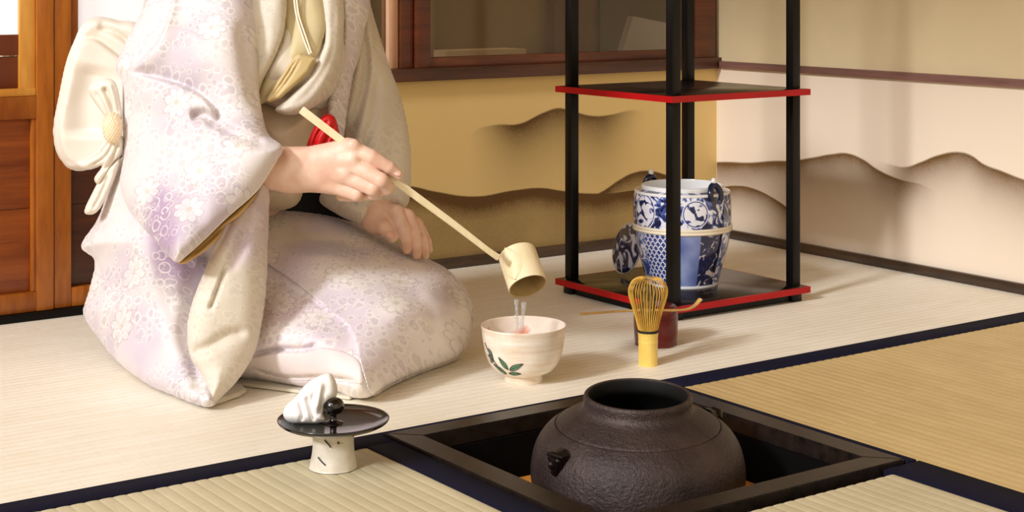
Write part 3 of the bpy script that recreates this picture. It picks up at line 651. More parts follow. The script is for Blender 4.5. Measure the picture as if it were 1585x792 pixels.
# ------------------------------------------------------------------ blue and white water jar
JX, JY = 1.812, 2.068
def m_china(name, kind):
    t = NT(name); co = t.coord(); sp = t.n('ShaderNodeSeparateXYZ', i={0: co})
    ang = t.math('ARCTAN2', sp.outputs[1], sp.outputs[0]); z = sp.outputs[2]
    a = t.math('SUBTRACT', ang, va)
    a = t.math('WRAP', a, math.pi, -math.pi)                   # 0 faces the viewer, + to the viewer's right
    white = lin((226, 226, 234)); blue = lin((52, 70, 138)); dark = lin((22, 28, 66)); mid = lin((112, 130, 186))
    nw = t.n('ShaderNodeTexNoise', i={'Vector': co, 'Scale': 52.0, 'Detail': 2.0, 'Distortion': 1.6}).outputs[0]
    nv = t.noise(co, 17, 2)
    swirl = t.ramp(nw, [(0.40, dark), (0.47, blue), (0.53, mid), (0.57, white)])
    if kind == 'upper':
        col = swirl
        for c0, rr in ((-0.98, 0.026), (0.17, 0.0235), (-2.1, 0.025), (1.35, 0.025), (2.5, 0.025)):
            du = t.math('MULTIPLY', t.math('SUBTRACT', a, c0), 0.0825); dv = t.math('SUBTRACT', z, 0.1275)
            if c0 == -0.98: dv = t.math('MULTIPLY', dv, 0.85)
            r = t.math('SQRT', t.math('ADD', t.math('MULTIPLY', du, du), t.math('MULTIPLY', dv, dv)))
            inner = t.ramp(t.n('ShaderNodeTexNoise', i={'Vector': co, 'Scale': 70.0, 'Detail': 1.0, 'Distortion': 0.8}).outputs[0], [(0.40, dark), (0.46, blue), (0.50, white)])
            col = t.mix(t.smooth(r, rr, rr - 0.0008), col, white)
            col = t.mix(t.smooth(r, rr - 0.0016, rr - 0.0024), col, blue)
            col = t.mix(t.smooth(r, rr - 0.0034, rr - 0.0042), col, inner)
    elif kind == 'lower':
        # scale-net section, plain wash section, dark scroll section, repeated round the jar
        ph = t.math('FRACT', t.math('MULTIPLY', t.math('ADD', a, 1.35), 1 / 2.2))
        row = t.math('MULTIPLY', z, 1 / 0.0068); rowi = t.math('FLOOR', row)
        uu = t.math('ADD', t.math('MULTIPLY', a, 0.075 / 0.0095), t.math('MULTIPLY', rowi, 0.5))
        fu = t.math('SUBTRACT', t.math('FRACT', uu), 0.5); fv = t.math('FRACT', row)
        rr = t.math('SQRT', t.math('ADD', t.math('MULTIPLY', t.math('MULTIPLY', fu, fu), 3.2), t.math('MULTIPLY', fv, fv)))
        net = t.mix(t.smooth(t.math('ABSOLUTE', t.math('SUBTRACT', rr, 0.74)), 0.10, 0.2), white, blue)
        wash = t.ramp(nv, [(0.35, lin((80, 98, 160))), (0.65, lin((150, 164, 206)))])
        nd = t.n('ShaderNodeTexNoise', i={'Vector': co, 'Scale': 40.0, 'Detail': 2.0, 'Distortion': 2.0}).outputs[0]
        scroll = t.ramp(nd, [(0.48, dark), (0.56, lin((40, 50, 104))), (0.6, lin((206, 196, 196)))])
        leafy = t.ramp(nw, [(0.38, blue), (0.5, mid), (0.6, white)])
        col = t.mix(t.smooth(ph, 0.155, 0.165), leafy, net)
        col = t.mix(t.smooth(ph, 0.47, 0.48), col, wash)
        col = t.mix(t.smooth(ph, 0.735, 0.75), col, scroll)
        col = t.mix(t.smooth(z, 0.006, 0.0045), col, white)
    else:
        col = t.ramp(t.n('ShaderNodeTexNoise', i={'Vector': co, 'Scale': 34.0, 'Detail': 1.5, 'Distortion': 1.5}).outputs[0], [(0.44, dark), (0.5, lin((36, 46, 96))), (0.56, lin((196, 200, 214)))])
    t.set(Base_Color=col, Roughness=0.12, Coat_Weight=0.4); return t.m
M['china_up'] = m_china('blue_white_upper', 'upper'); M['china_low'] = m_china('blue_white_lower', 'lower'); M['china_lid'] = m_china('blue_white_lid', 'lid')
M['china_white'] = m_plain('white_porcelain', (228, 226, 224), 0.15, 0.03, 20)
M['china_cream'] = m_plain('cream_porcelain_band', (232, 220, 196), 0.2, 0.04, 20)
M['china_dark'] = m_plain('dark_blue_porcelain', (26, 32, 58), 0.15, 0.3, 90)
jar = thing('water_jar', 'blue and white porcelain water jar standing open on the lower shelf board', 'jar', (JX, JY, 0.025))
lathe('jar_lower', densify([(0.0, 0.002), (0.052, 0.002), (0.054, 0.0), (0.060, 0.0), (0.0612, 0.003), (0.0618, 0.007), (0.0655, 0.022), (0.0720, 0.045), (0.0775, 0.066), (0.0806, 0.084), (0.0818, 0.0915)], 3), M['china_low'], jar, 96, 60)
lathe('jar_band', densify([(0.0815, 0.0912), (0.0838, 0.0922), (0.0845, 0.0945), (0.0836, 0.0965), (0.0845, 0.0985), (0.0843, 0.1010), (0.0822, 0.1022)], 3), M['china_cream'], jar, 96, 60)
lathe('jar_upper', densify([(0.0822, 0.1015), (0.0828, 0.112), (0.0827, 0.130), (0.0818, 0.148), (0.0806, 0.1545)], 3), M['china_up'], jar, 96, 60)
lathe('jar_rim', densify([(0.0806, 0.1540), (0.0812, 0.1565), (0.0800, 0.1585), (0.0775, 0.1588)], 3), M['china_white'], jar, 96, 60)
lathe('jar_shoulder', densify([(0.0775, 0.1588), (0.0720, 0.1602), (0.0690, 0.1610)], 3), M['china_lid'], jar, 96, 60)
lathe('jar_mouth', densify([(0.0690, 0.1608), (0.0690, 0.1660), (0.0672, 0.1672), (0.0650, 0.1660), (0.0648, 0.145), (0.070, 0.12), (0.068, 0.05), (0.05, 0.012), (0.0, 0.010)], 3), M['china_white'], jar, 96, 60)
lathe('water_surface', [(0.0, 0.1420), (0.0652, 0.1420)], M['water'], jar, 64)
for sgn, bear in ((1, cdir(-0.62, 0, 0.78)), (-1, cdir(0.60, 0, -0.80))):
    b = np.array([bear.x, bear.y, 0]); s = np.array([-b[1], b[0], 0]); up = np.array([0, 0, 1.0])
    c = b * 0.0735 + up * 0.1600
    P = cr([c - s * 0.011 - up * 0.012 + b * 0.008, c - s * 0.0115 + b * 0.007, c - s * 0.007 + up * 0.010 + b * 0.004, c + up * 0.0135 + b * 0.003, c + s * 0.007 + up * 0.010 + b * 0.004, c + s * 0.0115 + b * 0.007, c + s * 0.011 - up * 0.012 + b * 0.008], 26)
    hdl = tube('handle', P, 0.0050, M['china_dark'], jar, 12)
    bm = bmesh.new(); bmesh.ops.create_uvsphere(bm, u_segments=16, v_segments=10, radius=0.0046)
    mk('knob', [np.array(v.co) * np.array([1, 1, 1.25]) + c + up * 0.0200 + b * 0.003 for v in bm.verts], [[v.index for v in f.verts] for f in bm.faces], M['china_white'], hdl, True); bm.free()
nrm = cdir(-0.86, 0.28, -0.42)
jl = thing('jar_lid', 'blue and white jar lid leaning on edge against the water jar', 'lid', tuple(at(967, 383, 2.81)))
jlb = lathe('lid_plate', densify([(0.0, 0.0035), (0.022, 0.003), (0.037, 0.0005), (0.0425, -0.002), (0.0440, -0.0045)], 3), M['china_lid'], jl, 72, 60)
jlr = lathe('lid_rim', densify([(0.0440, -0.0045), (0.0450, -0.0035), (0.0455, -0.0052), (0.0444, -0.0068), (0.041, -0.0055), (0.02, -0.001), (0.0, -0.0005)], 3), M['china_white'], jl, 72, 60)
for o in (jlb, jlr):
    o.rotation_mode = 'QUATERNION'; o.rotation_quaternion = Vector((0, 0, 1)).rotation_difference(nrm)
#@@PERSON
# ------------------------------------------------------------------ cloth and body sculpting: distance fields turned into meshes
SREF = 2.2 / F
def closed_cr(P, k=6):
    P = np.asarray(P, float); n = len(P); out = []
    for i in range(n):
        a, b, c, d = P[i - 1], P[i], P[(i + 1) % n], P[(i + 2) % n]
        for s in range(k):
            t_ = s / k
            out.append(0.5 * ((2 * b) + (c - a) * t_ + (2 * a - 5 * b + 4 * c - d) * t_ * t_ + (3 * b - a - 3 * c + d) * t_ ** 3))
    return np.array(out)
def seg_dist(X, Y, P, closed):
    """distance to a polyline and the side of it (+ = to its right when walking along it, y down)"""
    P = np.asarray(P, float); n = len(P); D = np.full(X.shape, 1e9, np.float32); S = np.zeros(X.shape, np.float32); U = np.zeros(X.shape, np.float32)
    m = n if closed else n - 1
    for i in range(m):
        a = P[i]; b = P[(i + 1) % n]; e = b - a; L2 = e @ e + 1e-9
        t_ = np.clip(((X - a[0]) * e[0] + (Y - a[1]) * e[1]) / L2, 0, 1)
        d = np.hypot(X - a[0] - t_ * e[0], Y - a[1] - t_ * e[1])
        s = e[0] * (Y - a[1]) - e[1] * (X - a[0])
        k = d < D; D = np.where(k, d, D); S = np.where(k, np.sign(s), S); U = np.where(k, (i + t_) / m, U)
    return D, S, U
def inside(X, Y, P):
    r = np.zeros(X.shape, bool); n = len(P)
    for i in range(n):
        x0, y0 = P[i]; x1, y1 = P[(i + 1) % n]
        if y0 == y1: continue
        c = ((y0 > Y) != (y1 > Y)) & (X < (x1 - x0) * (Y - y0) / (y1 - y0) + x0); r ^= c
    return r
def tps(ctrl):
    C = np.asarray(ctrl, float); n = len(C); xy = C[:, :2] / 100; r2 = ((xy[:, None] - xy[None]) ** 2).sum(2)
    K = 0.5 * r2 * np.log(r2 + 1e-9); A = np.zeros((n + 3, n + 3)); A[:n, :n] = K + np.eye(n) * 0.02
    A[:n, n] = 1; A[:n, n + 1:] = xy; A[n, :n] = 1; A[n + 1:, :n] = xy.T
    w_ = np.linalg.solve(A, np.concatenate([C[:, 2], [0, 0, 0]]))
    def f(X, Y):
        x = X / 100; y = Y / 100; out = w_[n] + w_[n + 1] * x + w_[n + 2] * y
        for i in range(n):
            r = (x - xy[i, 0]) ** 2 + (y - xy[i, 1]) ** 2; out = out + w_[i] * 0.5 * r * np.log(r + 1e-9)
        return out
    return f
def vnoise(X, Y, cell, seed):
    g = np.random.default_rng(seed).standard_normal((64, 64)); x = X / cell + 20; y = Y / cell + 20
    xi = np.floor(x).astype(int); yi = np.floor(y).astype(int); fx = x - xi; fy = y - yi
    fx = fx * fx * (3 - 2 * fx); fy = fy * fy * (3 - 2 * fy)
    q = lambda a, b: g[(xi + a) % 64, (yi + b) % 64]
    return (q(0, 0) * (1 - fx) + q(1, 0) * fx) * (1 - fy) + (q(0, 1) * (1 - fx) + q(1, 1) * fx) * fy
def pillow(poly, ctrl, T, R, Tb=None, creases=(), wr=(0.002, 60, 1), sharp=False, pw=0.5):
    return dict(poly=poly, ctrl=ctrl, T=T, R=R, Tb=T if Tb is None else Tb, creases=creases, wr=wr, sharp=sharp, pw=pw)
def pil_field(p, X, Y, Dd):
    P = np.asarray(p['poly'], float) if p['sharp'] else closed_cr(p['poly'])
    d, _, _ = seg_dist(X, Y, P, True); ins = inside(X, Y, P)
    dm = tps(p['ctrl'])(X, Y)
    u = np.clip(d / p['R'], 0, 1); prof = (1 - (1 - u) ** 2) ** p['pw']
    tf = np.where(ins, p['T'] * prof, -d * SREF); tb = np.where(ins, p['Tb'] * prof, -d * SREF)
    disp = p['wr'][0] * vnoise(X, Y, p['wr'][1], p['wr'][2]) * np.minimum(1, d / 15)
    for c in p['creases']:
        kind, line, wdt, amp = c[:4]; L = cr(line, max(12, 6 * len(line)))
        dd, ss, uu = seg_dist(X, Y, L, False); fade = np.minimum(1, np.minimum(uu, 1 - uu) * 6 + 0.15) if len(c) < 5 else 1.0
        if kind == 'v': disp = disp + amp * np.exp(-(dd / wdt) ** 2) * fade
        else: disp = disp + amp * np.where(ss > 0, np.exp(-dd / wdt), np.exp(-(dd / 3.2) ** 2)) * fade
    front = dm - tf + np.where(ins, disp, 0); back = dm + tb
    return np.maximum(front[:, :, None] - Dd, Dd - back[:, :, None])
def smin(a, b, k):
    if k <= 0: return np.minimum(a, b)
    h = np.clip(0.5 + 0.5 * (b - a) / k, 0, 1); return b * (1 - h) + a * h - k * h * (1 - h)
def surfnet(f, ax):
    nx, ny, nz = f.shape; s = f < 0
    c = np.zeros((nx - 1, ny - 1, nz - 1), np.int8)
    for i in (0, 1):
        for j in (0, 1):
            for k in (0, 1): c += s[i:nx - 1 + i, j:ny - 1 + j, k:nz - 1 + k]
    cells = np.argwhere((c > 0) & (c < 8)); idx = -np.ones(c.shape, np.int64); idx[tuple(cells.T)] = np.arange(len(cells))
    acc = np.zeros((len(cells), 3)); cnt = np.zeros(len(cells))
    I, J, K = cells.T
    cor = [(i, j, k) for i in (0, 1) for j in (0, 1) for k in (0, 1)]
    for a in range(8):
        for b in range(a + 1, 8):
            A, B = cor[a], cor[b]
            if sum(abs(A[q] - B[q]) for q in range(3)) != 1: continue
            fa = f[I + A[0], J + A[1], K + A[2]]; fb = f[I + B[0], J + B[1], K + B[2]]
            m = (fa < 0) != (fb < 0); t_ = np.where(m, fa / np.where(fa == fb, 1, fa - fb), 0)
            for q in range(3): acc[:, q] += np.where(m, A[q] + t_ * (B[q] - A[q]), 0)
            cnt += m
    pos = cells + acc / cnt[:, None]
    Q = []
    for axis in range(3):
        o1, o2 = [(1, 2), (2, 0), (0, 1)][axis]
        sl0 = [slice(None)] * 3; sl1 = [slice(None)] * 3; sl0[axis] = slice(0, -1); sl1[axis] = slice(1, None)
        ch = s[tuple(sl0)] != s[tuple(sl1)]; E = np.argwhere(ch)
        ok = (E[:, o1] > 0) & (E[:, o2] > 0) & (E[:, o1] < f.shape[o1] - 1) & (E[:, o2] < f.shape[o2] - 1); E = E[ok]
        q = []
        for da, db in ((1, 1), (0, 1), (0, 0), (1, 0)):
            e = E.copy(); e[:, o1] -= da; e[:, o2] -= db; q.append(idx[tuple(e.T)])
        q = np.stack(q, 1); flip = ~s[tuple(E.T)]; q[flip] = q[flip][:, ::-1]; Q.append(q)
    Q = np.concatenate(Q); Q = Q[(Q >= 0).all(1)]
    P = np.stack([np.interp(pos[:, q], np.arange(len(ax[q])), ax[q]) for q in range(3)], 1)
    return P, Q
def lap(P, Q, it, lam=0.5):
    E = np.concatenate([Q[:, [0, 1]], Q[:, [1, 2]], Q[:, [2, 3]], Q[:, [3, 0]]]); E = np.concatenate([E, E[:, ::-1]])
    n = len(P); cnt = np.bincount(E[:, 0], minlength=n)[:, None] + 1e-9
    for _ in range(it):
        S = np.stack([np.bincount(E[:, 0], weights=P[E[:, 1], q], minlength=n) for q in range(3)], 1); P = P + lam * (S / cnt - P)
    return P
def bulk(name, V, Q, mat, parent, uv=None):
    m = bpy.data.meshes.new(name); n = len(Q); m.vertices.add(len(V)); m.vertices.foreach_set('co', np.asarray(V, np.float32).ravel())
    m.loops.add(4 * n); m.loops.foreach_set('vertex_index', Q.astype(np.int32).ravel())
    m.polygons.add(n); m.polygons.foreach_set('loop_start', np.arange(0, 4 * n, 4, dtype=np.int32)); m.polygons.foreach_set('loop_total', np.full(n, 4, np.int32))
    m.update(calc_edges=True); m.validate(); m.polygons.foreach_set('use_smooth', [True] * len(m.polygons)); m.materials.append(mat)
    if uv is not None:
        lay = m.uv_layers.new(name='UVMap'); li = np.zeros(len(m.loops), np.int32); m.loops.foreach_get('vertex_index', li); lay.data.foreach_set('uv', np.asarray(uv, np.float32)[li].ravel())
    o = bpy.data.objects.new(name, m); return link(o, parent)
def cloth(name, pils, mat, parent, org, step=2.2, ds=0.003, k=0.012, it=2, floor_clip=True, clip=None, off=0.003, thick=0.004):
    A = np.concatenate([np.asarray(p['poly'], float) for p in pils]); x0, y0 = A.min(0) - 14; x1, y1 = A.max(0) + 14
    ctr = np.concatenate([np.asarray(p['ctrl'], float)[:, 2] for p in pils]); tm = max(max(p['T'], p['Tb']) for p in pils) + 0.05
    ax = [np.arange(x0, x1, step), np.arange(y0, y1, step), np.arange(ctr.min() - tm, ctr.max() + tm, ds)]
    X, Y = np.meshgrid(ax[0], ax[1], indexing='ij'); Dd = ax[2][None, None, :]
    f = None
    for p in pils:
        g_ = pil_field(p, X, Y, Dd).astype(np.float32); f = g_ if f is None else smin(f, g_, k)
    if floor_clip:
        z = H - (Y[:, :, None] - YH) * Dd / F; f = np.maximum(f, 0.0015 - z)
    if clip is not None:      # a layer of cloth lying on that surface, cut to an outline
        C = cr(list(clip) + [clip[0]], 6 * len(clip)); dc, _, _ = seg_dist(X, Y, C, True); dc = np.where(inside(X, Y, C), -dc, dc) * SREF
        f = np.maximum(np.maximum(f - off, dc[:, :, None]), -(f + thick))
    f[0] = f[-1] = 1; f[:, 0] = f[:, -1] = 1; f[:, :, 0] = f[:, :, -1] = 1
    P, Q = surfnet(f, ax); W = at_arr(P)
    W = lap(W, Q, it); W[:, 2] = np.maximum(W[:, 2], 0.0012)
    uv = np.stack([(P[:, 0] - CX) * P[:, 2] / F, W[:, 2] + 0.55 * P[:, 2]], 1)
    o = bulk(name, W - org, Q, mat, parent, uv); return o
def cam3(P):
    P = np.asarray(P, float); return np.array([(P[0] - CX) * P[2] / F, (P[1] - YH) * P[2] / F, P[2]])
def caps(G3, a, b, ra, rb):
    a = cam3(a); b = cam3(b); e = b - a; L2 = e @ e + 1e-12
    v = [G3[i] - a[i] for i in range(3)]; t_ = np.clip((v[0] * e[0] + v[1] * e[1] + v[2] * e[2]) / L2, 0, 1)
    return np.sqrt(sum((v[i] - t_ * e[i]) ** 2 for i in range(3))) - (ra + (rb - ra) * t_)
def ellip(G3, c, r):
    c = cam3(c); k = np.sqrt(sum(((G3[i] - c[i]) / r[i]) ** 2 for i in range(3))); return (k - 1) * min(r)
def flesh(box_, step, ds, build, it=2):
    x0, x1, y0, y1, d0, d1 = box_
    ax = [np.arange(x0, x1, step), np.arange(y0, y1, step), np.arange(d0, d1, ds)]
    X, Y, Dd = np.meshgrid(*ax, indexing='ij'); G3 = [(X - CX) * Dd / F, (Y - YH) * Dd / F, Dd]
    f = build(G3); f[0] = f[-1] = 1; f[:, 0] = f[:, -1] = 1; f[:, :, 0] = f[:, :, -1] = 1
    P, Q = surfnet(f, ax); return lap(at_arr(P), Q, it), Q

# fabrics
def uvp(px, py, d): return ((px - CX) * d / F, H - (py - YH) * d / F + 0.55 * d)
def m_kimono(name, base, tint, tint_lo, tint_hi, line, pat=1.0, rough=0.62, patches=()):
    t = NT(name); uv = t.n('ShaderNodeTexCoord').outputs['UV']
    wob = t.n('ShaderNodeTexNoise', i={'Vector': uv, 'Scale': 30.0, 'Detail': 2.0}).outputs['Color']
    uvw = t.n('ShaderNodeMix', data_type='VECTOR', i={0: 0.011, 4: uv, 5: wob}).outputs[1]
    big = t.noise(uv, 6.5, 3, 0.55)
    tintf = t.smooth(big, tint_lo, tint_hi)
    col = t.mix(tintf, lin(base), lin(tint))
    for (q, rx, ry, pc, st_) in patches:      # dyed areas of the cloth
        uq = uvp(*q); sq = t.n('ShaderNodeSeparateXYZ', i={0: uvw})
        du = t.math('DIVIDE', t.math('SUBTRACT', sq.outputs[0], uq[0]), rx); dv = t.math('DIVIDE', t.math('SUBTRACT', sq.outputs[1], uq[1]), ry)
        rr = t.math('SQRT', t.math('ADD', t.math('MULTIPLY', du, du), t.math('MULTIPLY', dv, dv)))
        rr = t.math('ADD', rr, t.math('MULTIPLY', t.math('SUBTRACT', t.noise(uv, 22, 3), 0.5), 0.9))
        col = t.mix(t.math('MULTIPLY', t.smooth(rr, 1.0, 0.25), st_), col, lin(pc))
    # teardrop loops
    def loops(scale, wdt, seed):
        s0 = t.n('ShaderNodeVectorMath', operation='MULTIPLY_ADD', i={0: uvw, 1: (scale, scale, scale), 2: (seed, seed * 1.7, 0)}).outputs[0]
        v = t.n('ShaderNodeTexVoronoi', voronoi_dimensions='2D', i={'Vector': s0, 'Scale': 1.0, 'Randomness': 0.95})
        lo = t.n('ShaderNodeSeparateXYZ', i={0: t.n('ShaderNodeVectorMath', operation='SUBTRACT', i={0: s0, 1: v.outputs['Position']}).outputs[0]})
        rc = t.n('ShaderNodeSeparateColor', i={0: v.outputs['Color']})
        th_ = t.math('SUBTRACT', t.math('ARCTAN2', lo.outputs[1], lo.outputs[0]), t.math('MULTIPLY', rc.outputs[0], 6.2832))
        rad = t.math('MULTIPLY', t.math('ADD', 0.24, t.math('MULTIPLY', rc.outputs[1], 0.18)), t.math('ADD', 1.0, t.math('MULTIPLY', t.math('COSINE', th_), 0.5)))
        dr = t.math('SUBTRACT', v.outputs['Distance'], rad); keep = t.smooth(rc.outputs[2], 0.25, 0.35)
        return t.math('MULTIPLY', t.smooth(t.math('ABSOLUTE', dr), wdt, wdt * 0.4), keep), t.math('MULTIPLY', t.smooth(dr, -0.06, -0.18), keep)
    ring, dark = loops(56.0, 0.07, 3.1); ring2, dark2 = loops(92.0, 0.10, 7.7)
    ring = t.math('MAXIMUM', ring, t.math('MULTIPLY', ring2, 0.7)); dark = t.math('MAXIMUM', dark, dark2)
    zone = t.smooth(t.noise(uv, 9, 2), 0.36, 0.5)
    col = t.mix(t.math('MULTIPLY', t.math('MULTIPLY', dark, zone), 0.22 * pat), col, lin((150, 138, 142)))
    col = t.mix(t.math('MULTIPLY', t.math('MULTIPLY', ring, zone), 0.6 * pat), col, lin(line))
    # larger petalled flowers
    sc = 11.5
    sca = t.n('ShaderNodeVectorMath', operation='SCALE', i={0: uvw, 'Scale': sc}).outputs[0]
    v2 = t.n('ShaderNodeTexVoronoi', voronoi_dimensions='2D', i={'Vector': sca, 'Scale': 1.0, 'Randomness': 0.75})
    loc = t.n('ShaderNodeVectorMath', operation='SUBTRACT', i={0: sca, 1: v2.outputs['Position']}).outputs[0]
    sp = t.n('ShaderNodeSeparateXYZ', i={0: loc}); an = t.math('ARCTAN2', sp.outputs[1], sp.outputs[0])
    r = v2.outputs['Distance']
    R_ = t.math('ADD', 0.17, t.math('MULTIPLY', t.math('ABSOLUTE', t.math('SINE', t.math('MULTIPLY', an, 4.0))), 0.07))
    fl_in = t.smooth(t.math('SUBTRACT', R_, r), 0.0, 0.02)
    col = t.mix(t.math('MULTIPLY', fl_in, 0.35 * pat), col, lin(line))
    ol = t.smooth(t.math('ABSOLUTE', t.math('SUBTRACT', R_, r)), 0.022, 0.008)
    col = t.mix(t.math('MULTIPLY', ol, 0.35 * pat), col, lin((168, 158, 156)))
    ve = t.math('MULTIPLY', t.smooth(t.math('ABSOLUTE', t.math('SINE', t.math('MULTIPLY', an, 4.0))), 0.2, 0.05), t.smooth(r, 0.2, 0.16))
    col = t.mix(t.math('MULTIPLY', ve, 0.4 * pat), col, lin((160, 150, 140)))
    col = t.mix(t.math('MULTIPLY', t.smooth(r, 0.06, 0.03), 0.35 * pat), col, lin((176, 160, 110)))
    t.set(Base_Color=col, Roughness=rough, Sheen_Weight=0.25, Sheen_Roughness=0.4)
    h = t.math('ADD', t.math('MULTIPLY', ring, t.math('MULTIPLY', zone, 0.5)), t.math('ADD', t.math('MULTIPLY', fl_in, 0.3), t.noise(uv, 420, 2)))
    t.bump(h, 0.22, 0.0008); return t.m
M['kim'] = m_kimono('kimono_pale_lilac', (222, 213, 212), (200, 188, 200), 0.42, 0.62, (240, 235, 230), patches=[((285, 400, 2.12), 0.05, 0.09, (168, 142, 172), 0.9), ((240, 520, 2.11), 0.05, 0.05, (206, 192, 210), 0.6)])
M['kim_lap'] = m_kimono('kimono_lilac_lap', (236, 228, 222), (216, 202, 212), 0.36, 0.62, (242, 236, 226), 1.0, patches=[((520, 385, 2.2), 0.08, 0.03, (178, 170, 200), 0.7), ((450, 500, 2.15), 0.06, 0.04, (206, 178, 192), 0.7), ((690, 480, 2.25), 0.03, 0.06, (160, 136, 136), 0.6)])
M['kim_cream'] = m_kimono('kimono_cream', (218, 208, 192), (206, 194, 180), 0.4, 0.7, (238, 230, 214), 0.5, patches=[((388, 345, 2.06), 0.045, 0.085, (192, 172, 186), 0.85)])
M['kim_plain'] = m_kimono('kimono_plain_cream', (222, 212, 194), (208, 196, 172), 0.4, 0.7, (232, 222, 200), 0.0)
M['collar'] = m_plain('collar_beige_silk', (206, 190, 148), 0.5, 0.05, 30, 0.1, 800)
M['obi'] = m_plain('obi_beige_satin', (214, 196, 168), 0.38, 0.04, 12, 0.06, 700)
M['bow'] = m_plain('obi_bow_ivory', (230, 220, 206), 0.5, 0.03, 10, 0.08, 900)
M['gold'] = m_plain('gold_lining', (206, 166, 98), 0.45, 0.08, 30)
M['pipe'] = m_plain('ivory_piping', (244, 234, 214), 0.5, 0.03, 30)
M['silk_red'] = m_plain('red_silk', (200, 10, 12), 0.5, 0.1, 40)
t = NT('skin'); n = t.noise(t.coord(), 42, 3, 0.55)
t.set(Base_Color=t.ramp(n, [(0.3, lin((222, 176, 152))), (0.7, lin((238, 204, 184)))]), Roughness=0.48, Subsurface_Weight=0.12, Subsurface_Radius=(0.01, 0.004, 0.002)); M['skin'] = t.m
M['nail'] = m_plain('finger_nail', (236, 186, 172), 0.3, 0.03)
M['hair'] = m_plain('black_hair', (20, 16, 16), 0.4, 0.2, 300, 0.4, 500)

ORG = at(400, 470, 2.27); ORG[2] = 0.0
person = thing('person', 'kneeling person in a pale lilac floral kimono pouring water with a bamboo ladle', 'person', tuple(ORG))

# ---- body: one mesh, fine at the hands
def sm(parts, k):
    f = parts[0]
    for p in parts[1:]: f = smin(f, p, k)
    return f
def finger(G3, pts, rs): return sm([caps(G3, pts[i], pts[i + 1], rs[i], rs[i + 1]) for i in range(len(pts) - 1)], 0.0015)
def right_hand(G3):
    arm = sm([caps(G3, (318, 215, 2.14), (420, 259, 2.105), 0.034, 0.0262), caps(G3, (420, 259, 2.105), (452, 262, 2.10), 0.0262, 0.0245)], 0.01)
    palm = sm([caps(G3, (452, 255, 2.10), (536, 232, 2.094), 0.0190, 0.0145), caps(G3, (452, 262, 2.10), (536, 251, 2.090), 0.0200, 0.0140),
               caps(G3, (450, 268, 2.10), (528, 270, 2.092), 0.0190, 0.0140), caps(G3, (450, 272, 2.102), (512, 284, 2.098), 0.0180, 0.0135)], 0.012)
    f = smin(arm, palm, 0.016)
    idx = finger(G3, [(540, 229, 2.090), (575, 243, 2.082), (602, 259, 2.086), (617, 271, 2.092)], [0.0128, 0.0098, 0.0085, 0.0066])
    mid = finger(G3, [(536, 249, 2.086), (590, 279, 2.074), (600, 291, 2.086), (572, 297, 2.104)], [0.0118, 0.0098, 0.0088, 0.0078])
    rng_ = finger(G3, [(528, 269, 2.088), (577, 292, 2.078), (582, 299, 2.092), (552, 302, 2.108)], [0.0114, 0.0094, 0.0084, 0.0074])
    lit = finger(G3, [(513, 285, 2.094), (552, 301, 2.086), (556, 303, 2.100), (528, 303, 2.112)], [0.0112, 0.0088, 0.0078, 0.0070])
    th = finger(G3, [(478, 258, 2.118), (535, 262, 2.128), (575, 266, 2.124), (604, 276, 2.112)], [0.0150, 0.0115, 0.0100, 0.0075])
    f = smin(f, th, 0.008)
    g_ = idx
    for q in (mid, rng_, lit): g_ = smin(g_, q, 0.0006)
    f = smin(f, g_, 0.006)
    for c, r in (((546, 224, 2.079), 0.0075), ((545, 246, 2.077), 0.0068), ((534, 268, 2.079), 0.006)):   # knuckles
        f = smin(f, caps(G3, c, (c[0] + 1, c[1], c[2]), r, r), 0.008)
    return f
def left_hand(G3):
    arm = caps(G3, (560, 300, 2.345), (586, 336, 2.300), 0.027, 0.0215)
    palm = sm([caps(G3, (584, 337, 2.300), (613, 331, 2.288), 0.0185, 0.0120), caps(G3, (590, 336, 2.305), (630, 337, 2.296), 0.0180, 0.0115),
               caps(G3, (594, 338, 2.310), (644, 349, 2.308), 0.0165, 0.0105)], 0.012)
    f = smin(arm, palm, 0.015)
    th = finger(G3, [(578, 343, 2.288), (594, 351, 2.272), (608, 367, 2.266)], [0.0145, 0.0108, 0.0076])
    i = finger(G3, [(613, 330, 2.284), (625, 354, 2.266), (629, 370, 2.266), (630, 386, 2.272)], [0.0118, 0.0096, 0.0085, 0.0066])
    m_ = finger(G3, [(630, 336, 2.290), (641, 360, 2.274), (644, 378, 2.276), (645, 394, 2.284)], [0.0112, 0.0094, 0.0083, 0.0066])
    r_ = finger(G3, [(644, 348, 2.302), (652, 370, 2.288), (656, 384, 2.290), (658, 395, 2.298)], [0.0106, 0.0088, 0.0078, 0.0062])
    l_ = finger(G3, [(650, 356, 2.316), (660, 374, 2.306), (664, 386, 2.310)], [0.0092, 0.0076, 0.0058])
    f = smin(f, th, 0.007); g_ = i
    for q in (m_, r_, l_): g_ = smin(g_, q, 0.0014)
    return smin(f, g_, 0.005)
